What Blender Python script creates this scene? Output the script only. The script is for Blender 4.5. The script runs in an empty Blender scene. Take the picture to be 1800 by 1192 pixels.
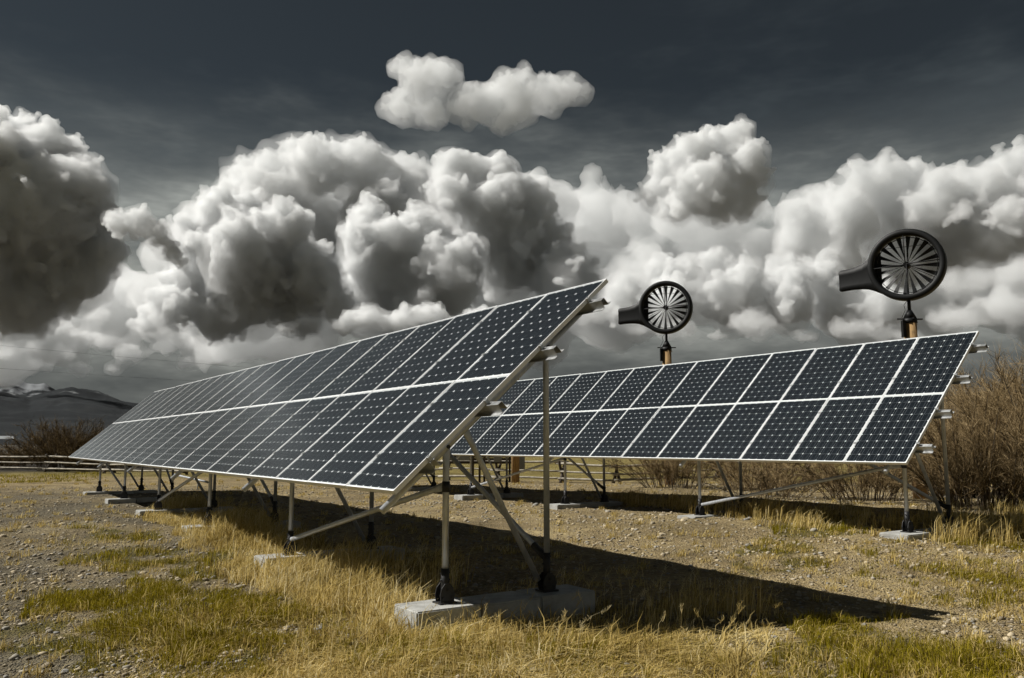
import bpy, bmesh, math, random
import numpy as np
from mathutils import Vector, Matrix

# ------------------------------------------------------------------ camera, world, sun, exposure
scene = bpy.context.scene
C = scene.collection
FPX, PITCH, CAMZ = 1474.0, math.radians(7.1505), 1.6      # focal length in photo pixels (1800 wide), pitch, eye height
cam = bpy.data.cameras.new('camera')
cam.lens = 36.0 * FPX / 1800.0
cam.sensor_width = 36.0
cam.clip_start, cam.clip_end = 0.1, 60000.0
cam_o = bpy.data.objects.new('camera', cam)
C.objects.link(cam_o)
cam_o.location = (0, 0, CAMZ)
cam_o.rotation_euler = (math.pi / 2 + PITCH, 0, 0)
scene.camera = cam_o

SUN_DIR = Vector((-0.711, 0.029, 0.703)).normalized()      # towards the sun: from the left, 45 degrees up
SUN_EL = math.asin(SUN_DIR.z)
SUN_AZ = math.atan2(SUN_DIR.x, SUN_DIR.y)                   # clockwise from +Y
sun = bpy.data.lights.new('sun', 'SUN')
sun.energy = 5.0
sun.angle = math.radians(0.53)
sun.color = (1.0, 0.968, 0.905)
sun_o = bpy.data.objects.new('sun', sun)
C.objects.link(sun_o)
sun_o.location = (-60, 0, 60)
sun_o.rotation_euler = SUN_DIR.to_track_quat('Z', 'Y').to_euler()

world = bpy.data.worlds.new('World')
scene.world = world
world.use_nodes = True
world.cycles.sampling_method = 'MANUAL'
world.cycles.sample_map_resolution = 256


class NT:
    """small helper round a node tree"""
    def __init__(self, tree):
        self.t = tree
    def n(self, kind, **kw):
        nd = self.t.nodes.new(kind)
        ins = kw.pop('ins', {})
        for k, v in kw.items():
            setattr(nd, k, v)
        for k, v in ins.items():
            self.put(nd.inputs[k], v)
        return nd
    def put(self, sock, v):
        if isinstance(v, bpy.types.NodeSocket):
            self.t.links.new(v, sock)
        else:
            sock.default_value = v
    def math(self, op, a, b=None, c=None, clamp=False):
        nd = self.t.nodes.new('ShaderNodeMath')
        nd.operation = op
        nd.use_clamp = clamp
        self.put(nd.inputs[0], a)
        if b is not None: self.put(nd.inputs[1], b)
        if c is not None: self.put(nd.inputs[2], c)
        return nd.outputs[0]
    def ss(self, v, lo, hi, a=0.0, b=1.0):
        nd = self.t.nodes.new('ShaderNodeMapRange')
        nd.interpolation_type = 'SMOOTHSTEP'
        self.put(nd.inputs[0], v)
        for i, q in enumerate((lo, hi, a, b)):
            self.put(nd.inputs[i + 1], q)
        return nd.outputs[0]
    def mix(self, fac, a, b, blend='MIX'):
        nd = self.t.nodes.new('ShaderNodeMix')
        nd.data_type = 'RGBA'
        nd.blend_type = blend
        self.put(nd.inputs['Factor'], fac)
        for s, v in (('A', a), ('B', b)):
            sock = [q for q in nd.inputs if q.name == s and q.type == 'RGBA'][0]
            if not isinstance(v, bpy.types.NodeSocket) and len(v) == 3: v = (*v, 1)
            self.put(sock, v)
        return [q for q in nd.outputs if q.type == 'RGBA'][0]
    def noise(self, vec, scale, detail=5.0, rough=0.55, dist=0.0):
        nd = self.n('ShaderNodeTexNoise', ins={'Scale': scale, 'Detail': detail, 'Roughness': rough, 'Distortion': dist})
        if vec is not None: self.put(nd.inputs['Vector'], vec)
        return nd.outputs['Fac']
    def ramp(self, fac, stops):
        nd = self.t.nodes.new('ShaderNodeValToRGB')
        el = nd.color_ramp.elements
        while len(el) < len(stops): el.new(0.5)
        for e, (p, c) in zip(el, stops):
            e.position = p
            e.color = (*c, 1) if len(c) == 3 else c
        self.put(nd.inputs[0], fac)
        return nd.outputs[0]


def build_world():
    w = NT(world.node_tree)
    world.node_tree.nodes.clear()
    out = w.n('ShaderNodeOutputWorld')
    bg = w.n('ShaderNodeBackground')
    sky = w.n('ShaderNodeTexSky')
    sky.sky_type = 'NISHITA'
    sky.sun_disc = False
    sky.sun_elevation = SUN_EL
    sky.sun_rotation = SUN_AZ
    sky.altitude = 1900.0
    sky.air_density, sky.dust_density, sky.ozone_density = 1.0, 0.6, 1.5
    base = w.n('ShaderNodeHueSaturation', ins={'Hue': 0.5, 'Saturation': 0.56, 'Value': SKY_VALUE, 'Color': sky.outputs[0]}).outputs[0]
    base = w.mix(1.0, base, (0.97, 1.05, 0.96), 'MULTIPLY')
    tc = w.n('ShaderNodeTexCoord').outputs['Generated']
    sep = w.n('ShaderNodeSeparateXYZ', ins={0: tc})
    z = sep.outputs['Z']
    # thin veils of high cloud, stretched along the horizon, and grey murk low over the horizon
    mp = w.n('ShaderNodeMapping', ins={'Vector': tc, 'Scale': (1.0, 1.0, 3.0)}).outputs[0]
    n1 = w.noise(mp, 2.6, 5, 0.62)
    veil = w.math('MULTIPLY', w.ss(n1, 0.48, 0.74), w.ss(z, 0.56, 0.34))
    col = w.mix(w.math('MULTIPLY', veil, 0.5), base, VEIL)
    zz = w.math('ADD', z, w.math('MULTIPLY', w.math('SUBTRACT', n1, 0.5), 0.20))
    mp2 = w.n('ShaderNodeMapping', ins={'Vector': tc, 'Scale': (1.0, 1.0, 3.4)}).outputs[0]
    n2 = w.noise(mp2, 7.5, 4, 0.62)
    low = w.mix(1.0, w.ramp(zz, BANK), w.ramp(n2, [(0.30, (0.62, 0.64, 0.65)), (0.50, (0.95, 0.96, 0.95)), (0.68, (1.5, 1.5, 1.46))]), 'MULTIPLY')
    col = w.mix(w.ss(zz, 0.40, 0.22), col, low)
    w.put(bg.inputs['Color'], col)
    bg.inputs['Strength'].default_value = 0.10
    w.put(out.inputs['Surface'], bg.outputs[0])


SKY_VALUE = 0.100
VEIL = (0.76, 0.89, 0.94)
BANK = [(0.0, (0.62, 0.67, 0.66)), (0.06, (0.85, 0.90, 0.87)), (0.12, (1.45, 1.50, 1.42)), (0.26, (2.2, 2.3, 2.2)), (0.40, (1.2, 1.3, 1.3))]
build_world()

vs = scene.view_settings
vs.view_transform = 'Standard'
vs.look = 'None'
vs.exposure = 0.35
vs.gamma = 1.0
vs.use_curve_mapping = False
scene.cycles.max_bounces = 8
scene.cycles.volume_bounces = 7
scene.cycles.diffuse_bounces = 1
scene.cycles.glossy_bounces = 4
scene.cycles.transparent_max_bounces = 24
scene.cycles.use_denoising = True
scene.cycles.use_adaptive_sampling = True
scene.cycles.adaptive_threshold = 0.02

random.seed(7)
rng = np.random.default_rng(7)


# ------------------------------------------------------------------ helpers
def tag(o, label=None, cat=None, group=None, kind=None):
    if label: o['label'] = label
    if cat: o['category'] = cat
    if group: o['group'] = group
    if kind: o['kind'] = kind
    return o

def empty(name, loc=(0, 0, 0)):
    o = bpy.data.objects.new(name, None)
    o.empty_display_size = 0.2
    C.objects.link(o)
    o.location = loc
    return o

def link(name, me, parent=None, loc=None, mat=None, matrix=None):
    o = bpy.data.objects.new(name, me)
    C.objects.link(o)
    if parent is not None: o.parent = parent
    if matrix is not None: o.matrix_basis = matrix
    if loc is not None: o.location = loc
    if mat is not None and not me.materials: me.materials.append(mat)
    return o

def np_mesh(name, verts, faces_flat, counts, mats=(), smooth=False, attrs=None):
    """fast mesh from numpy arrays; faces_flat is the flat loop list, counts the loops of each face"""
    me = bpy.data.meshes.new(name)
    V = np.asarray(verts, dtype=np.float32)
    F = np.asarray(faces_flat, dtype=np.int32)
    N = np.asarray(counts, dtype=np.int32)
    me.vertices.add(len(V))
    me.vertices.foreach_set('co', V.ravel())
    me.loops.add(len(F))
    me.loops.foreach_set('vertex_index', F)
    me.polygons.add(len(N))
    st = np.zeros(len(N), dtype=np.int32)
    st[1:] = np.cumsum(N)[:-1]
    me.polygons.foreach_set('loop_start', st)
    if smooth:
        me.polygons.foreach_set('use_smooth', np.ones(len(N), dtype=bool))
    for k, arr in (attrs or {}).items():
        a = me.attributes.new(k, 'FLOAT', 'POINT')
        a.data.foreach_set('value', np.asarray(arr, dtype=np.float32))
    me.update(calc_edges=True)
    me.validate()
    for m in mats: me.materials.append(m)
    return me


class MB:
    """collects boxes, tubes and prisms into one mesh"""
    def __init__(self):
        self.v, self.f, self.s, self.m = [], [], [], []
        self.mi = 0
    def add(self, vs_, fs, smooth=False):
        b = len(self.v)
        self.v += [Vector(q) for q in vs_]
        for i, q in enumerate(fs):
            self.f.append([b + k for k in q])
            self.s.append(smooth if isinstance(smooth, bool) else smooth[i])
            self.m.append(self.mi)
    def box(self, c, size, rot=None):
        x, y, z = (q / 2 for q in size)
        vv = [Vector((sx * x, sy * y, sz * z)) for sz in (-1, 1) for sy in (-1, 1) for sx in (-1, 1)]
        if rot is not None: vv = [rot @ q for q in vv]
        c = Vector(c)
        self.add([q + c for q in vv], [(0, 2, 3, 1), (4, 5, 7, 6), (0, 1, 5, 4), (2, 6, 7, 3), (0, 4, 6, 2), (1, 3, 7, 5)])
    def tube(self, p0, p1, r0, r1=None, n=12, crimp0=False, crimp1=False, cdir=None, wob=0.0):
        p0, p1 = Vector(p0), Vector(p1)
        r1 = r0 if r1 is None else r1
        d = p1 - p0
        ln = d.length
        d.normalize()
        a = Vector(cdir) if cdir is not None else (Vector((0, 0, 1)) if abs(d.z) < 0.9 else Vector((1, 0, 0)))
        a = (a - d * a.dot(d)).normalized()
        b = d.cross(a)
        ts = [(0.0, 1, 1)]
        if crimp0: ts = [(0.0, 0.22, 1.38), (0.07 / ln, 0.22, 1.38), (0.17 / ln, 0.92, 1.02), (0.2 / ln, 1, 1)]
        if wob: ts += [(t, 1, 1) for t in (0.25, 0.5, 0.75)]
        if crimp1: ts += [(1 - 0.2 / ln, 1, 1), (1 - 0.17 / ln, 0.92, 1.02), (1 - 0.07 / ln, 0.22, 1.38), (1.0, 0.22, 1.38)]
        else: ts += [(1.0, 1, 1)]
        vv, ff, sm = [], [], []
        for t, sa, sb in ts:
            c = p0 + d * (ln * t)
            if wob and 0 < t < 1: c += a * random.uniform(-wob, wob) + b * random.uniform(-wob, wob)
            r = r0 + (r1 - r0) * t
            if wob: r *= random.uniform(0.92, 1.08)
            for i in range(n):
                th = 2 * math.pi * i / n
                vv.append(c + a * (math.cos(th) * r * sa) + b * (math.sin(th) * r * sb))
        for k in range(len(ts) - 1):
            for i in range(n):
                j = (i + 1) % n
                ff.append((k * n + i, k * n + j, (k + 1) * n + j, (k + 1) * n + i)); sm.append(True)
        ff.append(tuple(reversed(range(n)))); sm.append(False)
        ff.append(tuple((len(ts) - 1) * n + i for i in range(n))); sm.append(False)
        self.add(vv, ff, sm)
    def prism(self, outline, o, ax, ay, ex):
        """outline (2-D) in the plane o + u*ax + v*ay, extruded by the vector ex"""
        o, ax, ay, ex = Vector(o), Vector(ax), Vector(ay), Vector(ex)
        n = len(outline)
        vv = [o + ax * u + ay * v for u, v in outline]
        vv += [q + ex for q in vv]
        ff = [tuple(reversed(range(n))), tuple(range(n, 2 * n))] + [(i, (i + 1) % n, n + (i + 1) % n, n + i) for i in range(n)]
        self.add(vv, ff)
    def lathe(self, prof, n=48, axis='Y', closed=True):
        """profile (r, h) turned about an axis"""
        vv, ff = [], []
        for i in range(n):
            th = 2 * math.pi * i / n
            for r, h in prof:
                vv.append((r * math.cos(th), h, r * math.sin(th)) if axis == 'Y' else (r * math.cos(th), r * math.sin(th), h))
        m = len(prof)
        for i in range(n):
            j = (i + 1) % n
            for k in range(m if closed else m - 1):
                l = (k + 1) % m
                ff.append((i * m + k, i * m + l, j * m + l, j * m + k))
        self.add(vv, ff, True)
    def mesh(self, name, mats):
        me = bpy.data.meshes.new(name)
        me.from_pydata([tuple(q) for q in self.v], [], self.f)
        me.polygons.foreach_set('use_smooth', self.s)
        me.polygons.foreach_set('material_index', self.m)
        for q in (mats if isinstance(mats, (list, tuple)) else [mats]): me.materials.append(q)
        bm = bmesh.new(); bm.from_mesh(me)
        bmesh.ops.recalc_face_normals(bm, faces=bm.faces)
        bm.to_mesh(me); bm.free()
        return me
    def build(self, name, mats, parent=None, loc=None, matrix=None):
        return link(name, self.mesh(name, mats), parent, loc, None, matrix)


# vectorised value noise
def _h(ix, iy, s):
    n = (ix.astype(np.int64) * 374761393 + iy.astype(np.int64) * 668265263 + s * 974711) & 0x7fffffff
    n = ((n ^ (n >> 13)) * 1274126177) & 0x7fffffff
    return ((n ^ (n >> 16)) & 0xffff) / 65535.0
def vnoise(x, y, s=0):
    x, y = np.asarray(x, float), np.asarray(y, float)
    ix, iy = np.floor(x), np.floor(y)
    fx, fy = x - ix, y - iy
    fx, fy = fx * fx * (3 - 2 * fx), fy * fy * (3 - 2 * fy)
    a, b = _h(ix, iy, s), _h(ix + 1, iy, s)
    c, d = _h(ix, iy + 1, s), _h(ix + 1, iy + 1, s)
    return (a * (1 - fx) + b * fx) * (1 - fy) + (c * (1 - fx) + d * fx) * fy
def fbm(x, y, o=5, s=0, g=0.5):
    t, a, n = 0.0, 1.0, 0.0
    x, y = np.asarray(x, float), np.asarray(y, float)
    for i in range(o):
        t = t + a * vnoise(x * 2 ** i + 17.3 * i, y * 2 ** i - 9.1 * i, s + i); n += a; a *= g
    return t / n
def sstep(a, b, x):
    t = np.clip((np.asarray(x, float) - a) / (b - a), 0, 1)
    return t * t * (3 - 2 * t)
def ground_z(x, y):
    x, y = np.asarray(x, float), np.asarray(y, float)
    g = 0.15 * sstep(9, 16, y) * (1 - sstep(27, 37, y))
    g = g + 0.15 * sstep(1.5, 5, x) * sstep(9, 12.5, y) * (1 - sstep(25, 34, y))
    near = 1 - sstep(40, 120, np.hypot(x, y))
    g = g + near * (0.10 * (fbm(x * 0.35, y * 0.35, 3, 3) - 0.5) + 0.05 * (fbm(x * 2.1, y * 2.1, 3, 9) - 0.5))
    return g - 0.35 * sstep(45, 200, np.hypot(x, y))
def gz(x, y): return float(ground_z(x, y))

def sky_point(x, y, d):
    """the world point at distance d ahead that lies in the direction of photo position (x, y)"""
    F = Vector((0, math.cos(PITCH), math.sin(PITCH))); U = Vector((0, -math.sin(PITCH), math.cos(PITCH)))
    r = F + Vector((1, 0, 0)) * ((x - 900) / FPX) - U * ((y - 596) / FPX)
    return r * (d / r.y) + Vector((0, 0, CAMZ))


# ------------------------------------------------------------------ materials
def new_mat(name):
    m = bpy.data.materials.new(name)
    m.use_nodes = True
    m.node_tree.nodes.clear()
    w = NT(m.node_tree)
    out = w.n('ShaderNodeOutputMaterial')
    return m, w, out
def principled(w, out, col, rough=0.7, metal=0.0, bump=None, bump_d=0.01, bump_s=0.5, spec=0.5):
    p = w.n('ShaderNodeBsdfPrincipled', ins={'Roughness': rough, 'Metallic': metal})
    p.inputs['Specular IOR Level'].default_value = spec
    w.put(p.inputs['Base Color'], col if isinstance(col, bpy.types.NodeSocket) else (*col, 1))
    if bump is not None:
        b = w.n('ShaderNodeBump', ins={'Height': bump, 'Distance': bump_d, 'Strength': bump_s})
        w.put(p.inputs['Normal'], b.outputs[0])
    w.put(out.inputs['Surface'], p.outputs[0])
    return p
def simple(name, c0, c1, scale=8.0, rough=0.7, metal=0.0, bump_d=0.004, stretch=None, spec=0.5, rvar=0.0):
    m, w, out = new_mat(name)
    tc = w.n('ShaderNodeTexCoord').outputs['Object']
    if stretch: tc = w.n('ShaderNodeMapping', ins={'Vector': tc, 'Scale': stretch}).outputs[0]
    n = w.noise(tc, scale, 7, 0.62)
    col = w.ramp(n, [(0.32, c0), (0.68, c1)])
    r = w.ss(n, 0.3, 0.7, rough - rvar, rough + rvar) if rvar else rough
    principled(w, out, col, r, metal, n, bump_d, 0.6, spec)
    return m

M = {}
M['alu'] = simple('frame_aluminium', (0.76, 0.77, 0.77), (0.84, 0.85, 0.85), 6, 0.42, 0.30, 0.0, rvar=0.06)
M['galv'] = simple('galvanised_steel', (0.37, 0.39, 0.41), (0.54, 0.56, 0.59), 22, 0.42, 0.40, 0.0008, stretch=(1, 1, 0.3), rvar=0.08)
M['rail'] = simple('rail_steel', (0.36, 0.37, 0.37), (0.52, 0.53, 0.53), 10, 0.38, 0.7, 0.0005, rvar=0.08)
M['black'] = simple('black_steel', (0.010, 0.010, 0.011), (0.022, 0.022, 0.023), 20, 0.55, 0.2, 0.001)
M['bolt'] = simple('bolt_zinc', (0.45, 0.45, 0.44), (0.6, 0.6, 0.58), 30, 0.35, 0.8, 0.0)
M['turbine'] = simple('turbine_black', (0.0035, 0.004, 0.0045), (0.007, 0.0075, 0.008), 5, 0.55, 0.0, 0.001, spec=0.25)
M['backsheet'] = simple('backsheet', (0.66, 0.68, 0.68), (0.72, 0.74, 0.74), 3, 0.6, 0, 0)
M['busbar'] = simple('busbar', (0.15, 0.165, 0.18), (0.20, 0.215, 0.23), 9, 0.45, 0.3, 0)
M['cabinet'] = simple('cabinet_grey', (0.22, 0.23, 0.23), (0.30, 0.31, 0.31), 3, 0.5, 0.2, 0.0)
M['darkwood'] = simple('dark_timber', (0.030, 0.024, 0.017), (0.075, 0.060, 0.042), 6, 0.85, 0, 0.004, stretch=(1, 1, 1))
M['rail_wood'] = simple('weathered_rail_wood', (0.20, 0.18, 0.14), (0.46, 0.42, 0.34), 5, 0.85, 0, 0.006)
M['buck_wood'] = simple('bark_wood', (0.035, 0.026, 0.018), (0.11, 0.085, 0.06), 5, 0.9, 0, 0.01)
M['wire'] = simple('wire', (0.03, 0.03, 0.03), (0.04, 0.04, 0.04), 5, 0.6, 0.3, 0)

def mat_pole():
    m, w, out = new_mat('pole_wood')
    tc = w.n('ShaderNodeTexCoord').outputs['Object']
    mp = w.n('ShaderNodeMapping', ins={'Vector': tc, 'Scale': (1, 1, 0.08)}).outputs[0]
    n = w.noise(mp, 26, 8, 0.65, 0.3)
    n2 = w.noise(tc, 3.0, 5, 0.6)
    col = w.ramp(n, [(0.28, (0.10, 0.055, 0.022)), (0.5, (0.30, 0.185, 0.075)), (0.75, (0.44, 0.29, 0.13))])
    col = w.mix(w.ss(n2, 0.55, 0.75, 0, 0.6), col, (0.07, 0.045, 0.025))
    principled(w, out, col, 0.85, 0, n, 0.012, 0.8)
    return m
M['pole'] = mat_pole()

def mat_cell():
    m, w, out = new_mat('silicon_cell')
    oi = w.n('ShaderNodeObjectInfo').outputs['Random']
    tc = w.n('ShaderNodeTexCoord').outputs['Object']
    n = w.noise(tc, 2.3, 3, 0.5)
    a = w.mix(oi, (0.0045, 0.0066, 0.0092), (0.0068, 0.0094, 0.0125))
    col = w.mix(w.ss(n, 0.35, 0.65), a, (0.0080, 0.0112, 0.0150))
    principled(w, out, col, 0.30, 0.0, spec=0.15)
    return m
M['cell'] = mat_cell()

def mat_glass():
    m, w, out = new_mat('panel_glass')
    tc = w.n('ShaderNodeTexCoord').outputs['Object']
    n = w.noise(tc, 5.0, 6, 0.6)
    dust = w.math('MULTIPLY', w.ss(n, 0.35, 0.75), 0.004)
    fr = w.n('ShaderNodeFresnel', ins={'IOR': 1.27}).outputs[0]
    tr = w.n('ShaderNodeBsdfTransparent', ins={'Color': (0.95, 0.96, 0.965, 1)})
    gl = w.n('ShaderNodeBsdfAnisotropic') if False else w.n('ShaderNodeBsdfGlossy', ins={'Color': (0.62, 0.66, 0.69, 1), 'Roughness': 0.20})
    df = w.n('ShaderNodeBsdfDiffuse', ins={'Color': (0.5, 0.5, 0.48, 1)})
    m1 = w.n('ShaderNodeMixShader', ins={0: dust, 1: tr.outputs[0], 2: df.outputs[0]})
    bf = w.n('ShaderNodeNewGeometry').outputs['Backfacing']
    fr = w.math('MULTIPLY', fr, w.math('SUBTRACT', 1.0, bf))
    m2 = w.n('ShaderNodeMixShader', ins={0: fr, 1: m1.outputs[0], 2: gl.outputs[0]})
    w.put(out.inputs['Surface'], m2.outputs[0])
    return m
M['glass'] = mat_glass()

def mat_concrete():
    m, w, out = new_mat('concrete')
    tc = w.n('ShaderNodeTexCoord').outputs['Object']
    n = w.noise(tc, 4.0, 9, 0.65)
    n2 = w.noise(tc, 55.0, 4, 0.6)
    col = w.ramp(n, [(0.3, (0.22, 0.215, 0.195)), (0.5, (0.37, 0.37, 0.35)), (0.75, (0.49, 0.49, 0.47))])
    col = w.mix(w.ss(n2, 0.60, 0.72, 0, 0.5), col, (0.18, 0.18, 0.165))
    principled(w, out, col, 0.9, 0, w.math('ADD', n, w.math('MULTIPLY', n2, 0.4)), 0.012, 0.6)
    return m
M['concrete'] = mat_concrete()

def mat_ground():
    m, w, out = new_mat('gravelly_soil')
    P = w.n('ShaderNodeNewGeometry').outputs['Position']
    veg = w.n('ShaderNodeAttribute', attribute_name='veg').outputs['Fac']
    grn = w.n('ShaderNodeAttribute', attribute_name='green').outputs['Fac']
    fld = w.n('ShaderNodeAttribute', attribute_name='field').outputs['Fac']
    big = w.noise(P, 0.55, 3, 0.6)
    fine = w.noise(P, 9.0, 5, 0.7)
    soil = w.ramp(w.math('ADD', w.math('MULTIPLY', big, 0.5), w.math('MULTIPLY', fine, 0.5)),
                  [(0.36, (0.125, 0.093, 0.045)), (0.5, (0.285, 0.215, 0.108)), (0.64, (0.47, 0.37, 0.19))])
    vor = w.n('ShaderNodeTexVoronoi', ins={'Vector': P, 'Scale': 26.0, 'Randomness': 1.0})
    vor2 = w.n('ShaderNodeTexVoronoi', ins={'Vector': P, 'Scale': 62.0, 'Randomness': 1.0})
    peb = w.n('ShaderNodeSeparateColor', ins={0: vor.outputs['Color']})
    pcol = w.ramp(peb.outputs[0], [(0.0, (0.14, 0.105, 0.06)), (0.4, (0.29, 0.23, 0.13)), (0.75, (0.43, 0.355, 0.21)), (1.0, (0.58, 0.50, 0.34))])
    pm = w.math('MULTIPLY', w.ss(vor.outputs['Distance'], 0.55, 0.32), w.ss(peb.outputs[1], 0.35, 0.5))
    col = w.mix(w.math('MULTIPLY', pm, 0.85), soil, pcol)
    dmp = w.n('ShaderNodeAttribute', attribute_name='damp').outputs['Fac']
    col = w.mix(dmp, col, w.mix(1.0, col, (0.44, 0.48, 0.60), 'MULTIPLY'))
    thatch = w.ramp(fine, [(0.3, (0.085, 0.062, 0.028)), (0.55, (0.20, 0.155, 0.075)), (0.75, (0.34, 0.275, 0.14))])
    grass = w.ramp(fine, [(0.3, (0.045, 0.042, 0.008)), (0.7, (0.135, 0.115, 0.022))])
    col = w.mix(veg, col, thatch)
    col = w.mix(grn, col, grass)
    fcol = w.ramp(w.noise(P, 0.25, 4, 0.65), [(0.3, (0.13, 0.10, 0.03)), (0.55, (0.24, 0.19, 0.06)), (0.75, (0.30, 0.25, 0.10))])
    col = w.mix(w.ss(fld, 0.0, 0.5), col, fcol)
    far = w.ramp(w.noise(P, 0.006, 4, 0.6), [(0.3, (0.030, 0.026, 0.020)), (0.55, (0.050, 0.042, 0.030)), (0.8, (0.075, 0.062, 0.042))])  # sagebrush plain, with cloud shadow painted into its dark colour
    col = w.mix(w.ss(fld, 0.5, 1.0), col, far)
    h = w.math('ADD', w.math('MULTIPLY', w.math('SUBTRACT', 1.0, vor.outputs['Distance']), pm), w.math('MULTIPLY', fine, 0.9))
    h = w.math('ADD', h, w.math('MULTIPLY', vor2.outputs['Distance'], -0.35))
    principled(w, out, col, 0.95, 0, h, 0.06, 1.0, 0.2)
    return m
M['ground'] = mat_ground()

def mat_stone():
    m, w, out = new_mat('stone')
    a = w.n('ShaderNodeAttribute', attribute_name='tint').outputs['Fac']
    oi = w.n('ShaderNodeObjectInfo').outputs['Random']
    tc = w.n('ShaderNodeTexCoord').outputs['Object']
    n = w.noise(tc, 14, 7, 0.6)
    t = w.math('FRACT', w.math('ADD', a, w.math('MULTIPLY', oi, 3.7)))
    col = w.ramp(t, [(0.0, (0.15, 0.12, 0.08)), (0.25, (0.27, 0.22, 0.145)), (0.5, (0.36, 0.31, 0.22)), (0.72, (0.26, 0.26, 0.25)), (0.78, (0.42, 0.36, 0.26)), (1.0, (0.52, 0.43, 0.28))])
    col = w.mix(w.ss(n, 0.4, 0.7, 0, 0.4), col, (0.16, 0.135, 0.10))
    principled(w, out, col, 0.85, 0, n, 0.01, 0.5, 0.3)
    return m
M['stone'] = mat_stone()

def mat_blade(name, stops, trans=0.35):
    m, w, out = new_mat(name)
    a = w.n('ShaderNodeAttribute', attribute_name='tint').outputs['Fac']
    col = w.ramp(a, stops)
    d = w.n('ShaderNodeBsdfDiffuse', ins={'Color': col, 'Roughness': 0.6})
    t = w.n('ShaderNodeBsdfTranslucent', ins={'Color': col})
    mx = w.n('ShaderNodeMixShader', ins={0: trans, 1: d.outputs[0], 2: t.outputs[0]})
    w.put(out.inputs['Surface'], mx.outputs[0])
    return m
M['dry'] = mat_blade('dry_grass', [(0.0, (0.16, 0.108, 0.03)), (0.35, (0.50, 0.37, 0.115)), (0.7, (0.76, 0.61, 0.26)), (1.0, (0.90, 0.80, 0.52))])
M['green'] = mat_blade('green_grass', [(0.0, (0.08, 0.068, 0.004)), (0.5, (0.24, 0.195, 0.012)), (0.85, (0.42, 0.335, 0.035)), (1.0, (0.60, 0.49, 0.15))])
M['twig'] = mat_blade('willow_twig', [(0.0, (0.045, 0.030, 0.014)), (0.4, (0.18, 0.125, 0.060)), (0.8, (0.42, 0.31, 0.165)), (1.0, (0.56, 0.44, 0.26))], 0.12)
M['bark'] = simple('willow_bark', (0.045, 0.033, 0.020), (0.12, 0.09, 0.055), 9, 0.9, 0, 0.003)


# ------------------------------------------------------------------ ground, hills, mountains
ZONES = {
    'D1': [(-8.10, 19.14), (-8.42, 22.15), (-4.46, 15.96), (-2.82, 12.50), (-1.18, 9.00), (-0.65, 7.68), (-0.96, 7.30), (-1.59, 8.06), (-2.12, 8.47), (-3.18, 10.24), (-4.90, 12.97), (-6.60, 15.76)],
    'D2': [(-1.66, 7.03), (-0.98, 7.45), (-0.25, 7.56), (0.51, 7.75), (1.28, 7.80), (1.98, 7.56), (2.13, 6.93), (1.73, 5.92), (1.31, 4.81), (-1.40, 4.81), (-1.67, 6.09)],
    'D3': [(-2.64, 11.71), (-1.06, 12.31), (-0.64, 8.77), (-1.20, 9.10), (-2.09, 10.55)],
    'D4': [(0.00, 8.19), (0.59, 9.00), (2.36, 8.56), (2.30, 7.61), (0.50, 7.61)],
    'D5': [(2.87, 23.92), (3.72, 19.94), (4.85, 17.34), (6.60, 15.76), (5.80, 13.55), (4.49, 13.55), (3.77, 16.18), (2.59, 20.45)],
    'D6': [(6.08, 14.10), (9.88, 16.51), (10.61, 15.96), (7.75, 11.71), (5.81, 11.71)],
    'D7': [(-3.3, 8.3), (-1.81, 8.5), (-0.84, 7.13), (-0.97, 5.2), (-2.7, 5.2)],
    'G1': [(-7.66, 14.97), (-6.25, 14.70), (-4.54, 11.44), (-4.59, 10.37), (-5.89, 11.71)],
    'G2': [(-4.65, 8.6), (-4.59, 10.24), (-3.05, 9.27), (-1.90, 8.06), (-1.84, 6.57), (-1.69, 5.21), (-2.9, 5.21), (-3.5, 7.4)],
    'G3': [(-4.66, 7.56), (-4.02, 7.85), (-3.35, 6.74), (-3.98, 6.48)],
    'G4': [(-5.24, 12.76), (-4.23, 12.76), (-3.29, 10.37), (-3.74, 9.95)],
    'G5': [(2.37, 7.68), (3.02, 7.93), (3.52, 8.11), (3.91, 7.45), (3.83, 6.74), (3.96, 6.09), (3.11, 4.81), (1.37, 4.81), (1.99, 6.57)],
    'G6': [(2.75, 11.71), (4.24, 12.31), (3.73, 10.46), (2.67, 10.11)],
    'G7': [(4.17, 14.27), (5.96, 15.45), (5.61, 13.32), (3.89, 12.50)],
    'G8': [(4.26, 11.71), (9.09, 13.70), (4.96, 7.56), (4.04, 8.77)],
    'G9': [(-1.59, 7.13), (1.84, 7.03), (1.37, 4.81), (-1.24, 4.81)],
    'G10': [(-26.61, 41.37), (-23.21, 48.09), (-18.02, 36.88), (-20.50, 31.93)],
}
def inside(poly, x, y):
    r = np.zeros(np.shape(x), bool)
    n = len(poly)
    for i in range(n):
        (x0, y0), (x1, y1) = poly[i], poly[(i + 1) % n]
        if y0 == y1: continue
        c = ((y0 > y) != (y1 > y)) & (x < (x1 - x0) * (y - y0) / (y1 - y0) + x0)
        r ^= c
    return r
def zone_mask(names, x, y, edge=0.35):
    """0..1 inside the zones, with ragged edges"""
    wx = x + edge * (fbm(x * 1.7, y * 1.7, 3, 21) - 0.5) * 2
    wy = y + edge * (fbm(x * 1.7, y * 1.7, 3, 22) - 0.5) * 2
    r = np.zeros(np.shape(x))
    for k in names: r = np.maximum(r, inside(ZONES[k], wx, wy) * 1.0)
    return r

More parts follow.
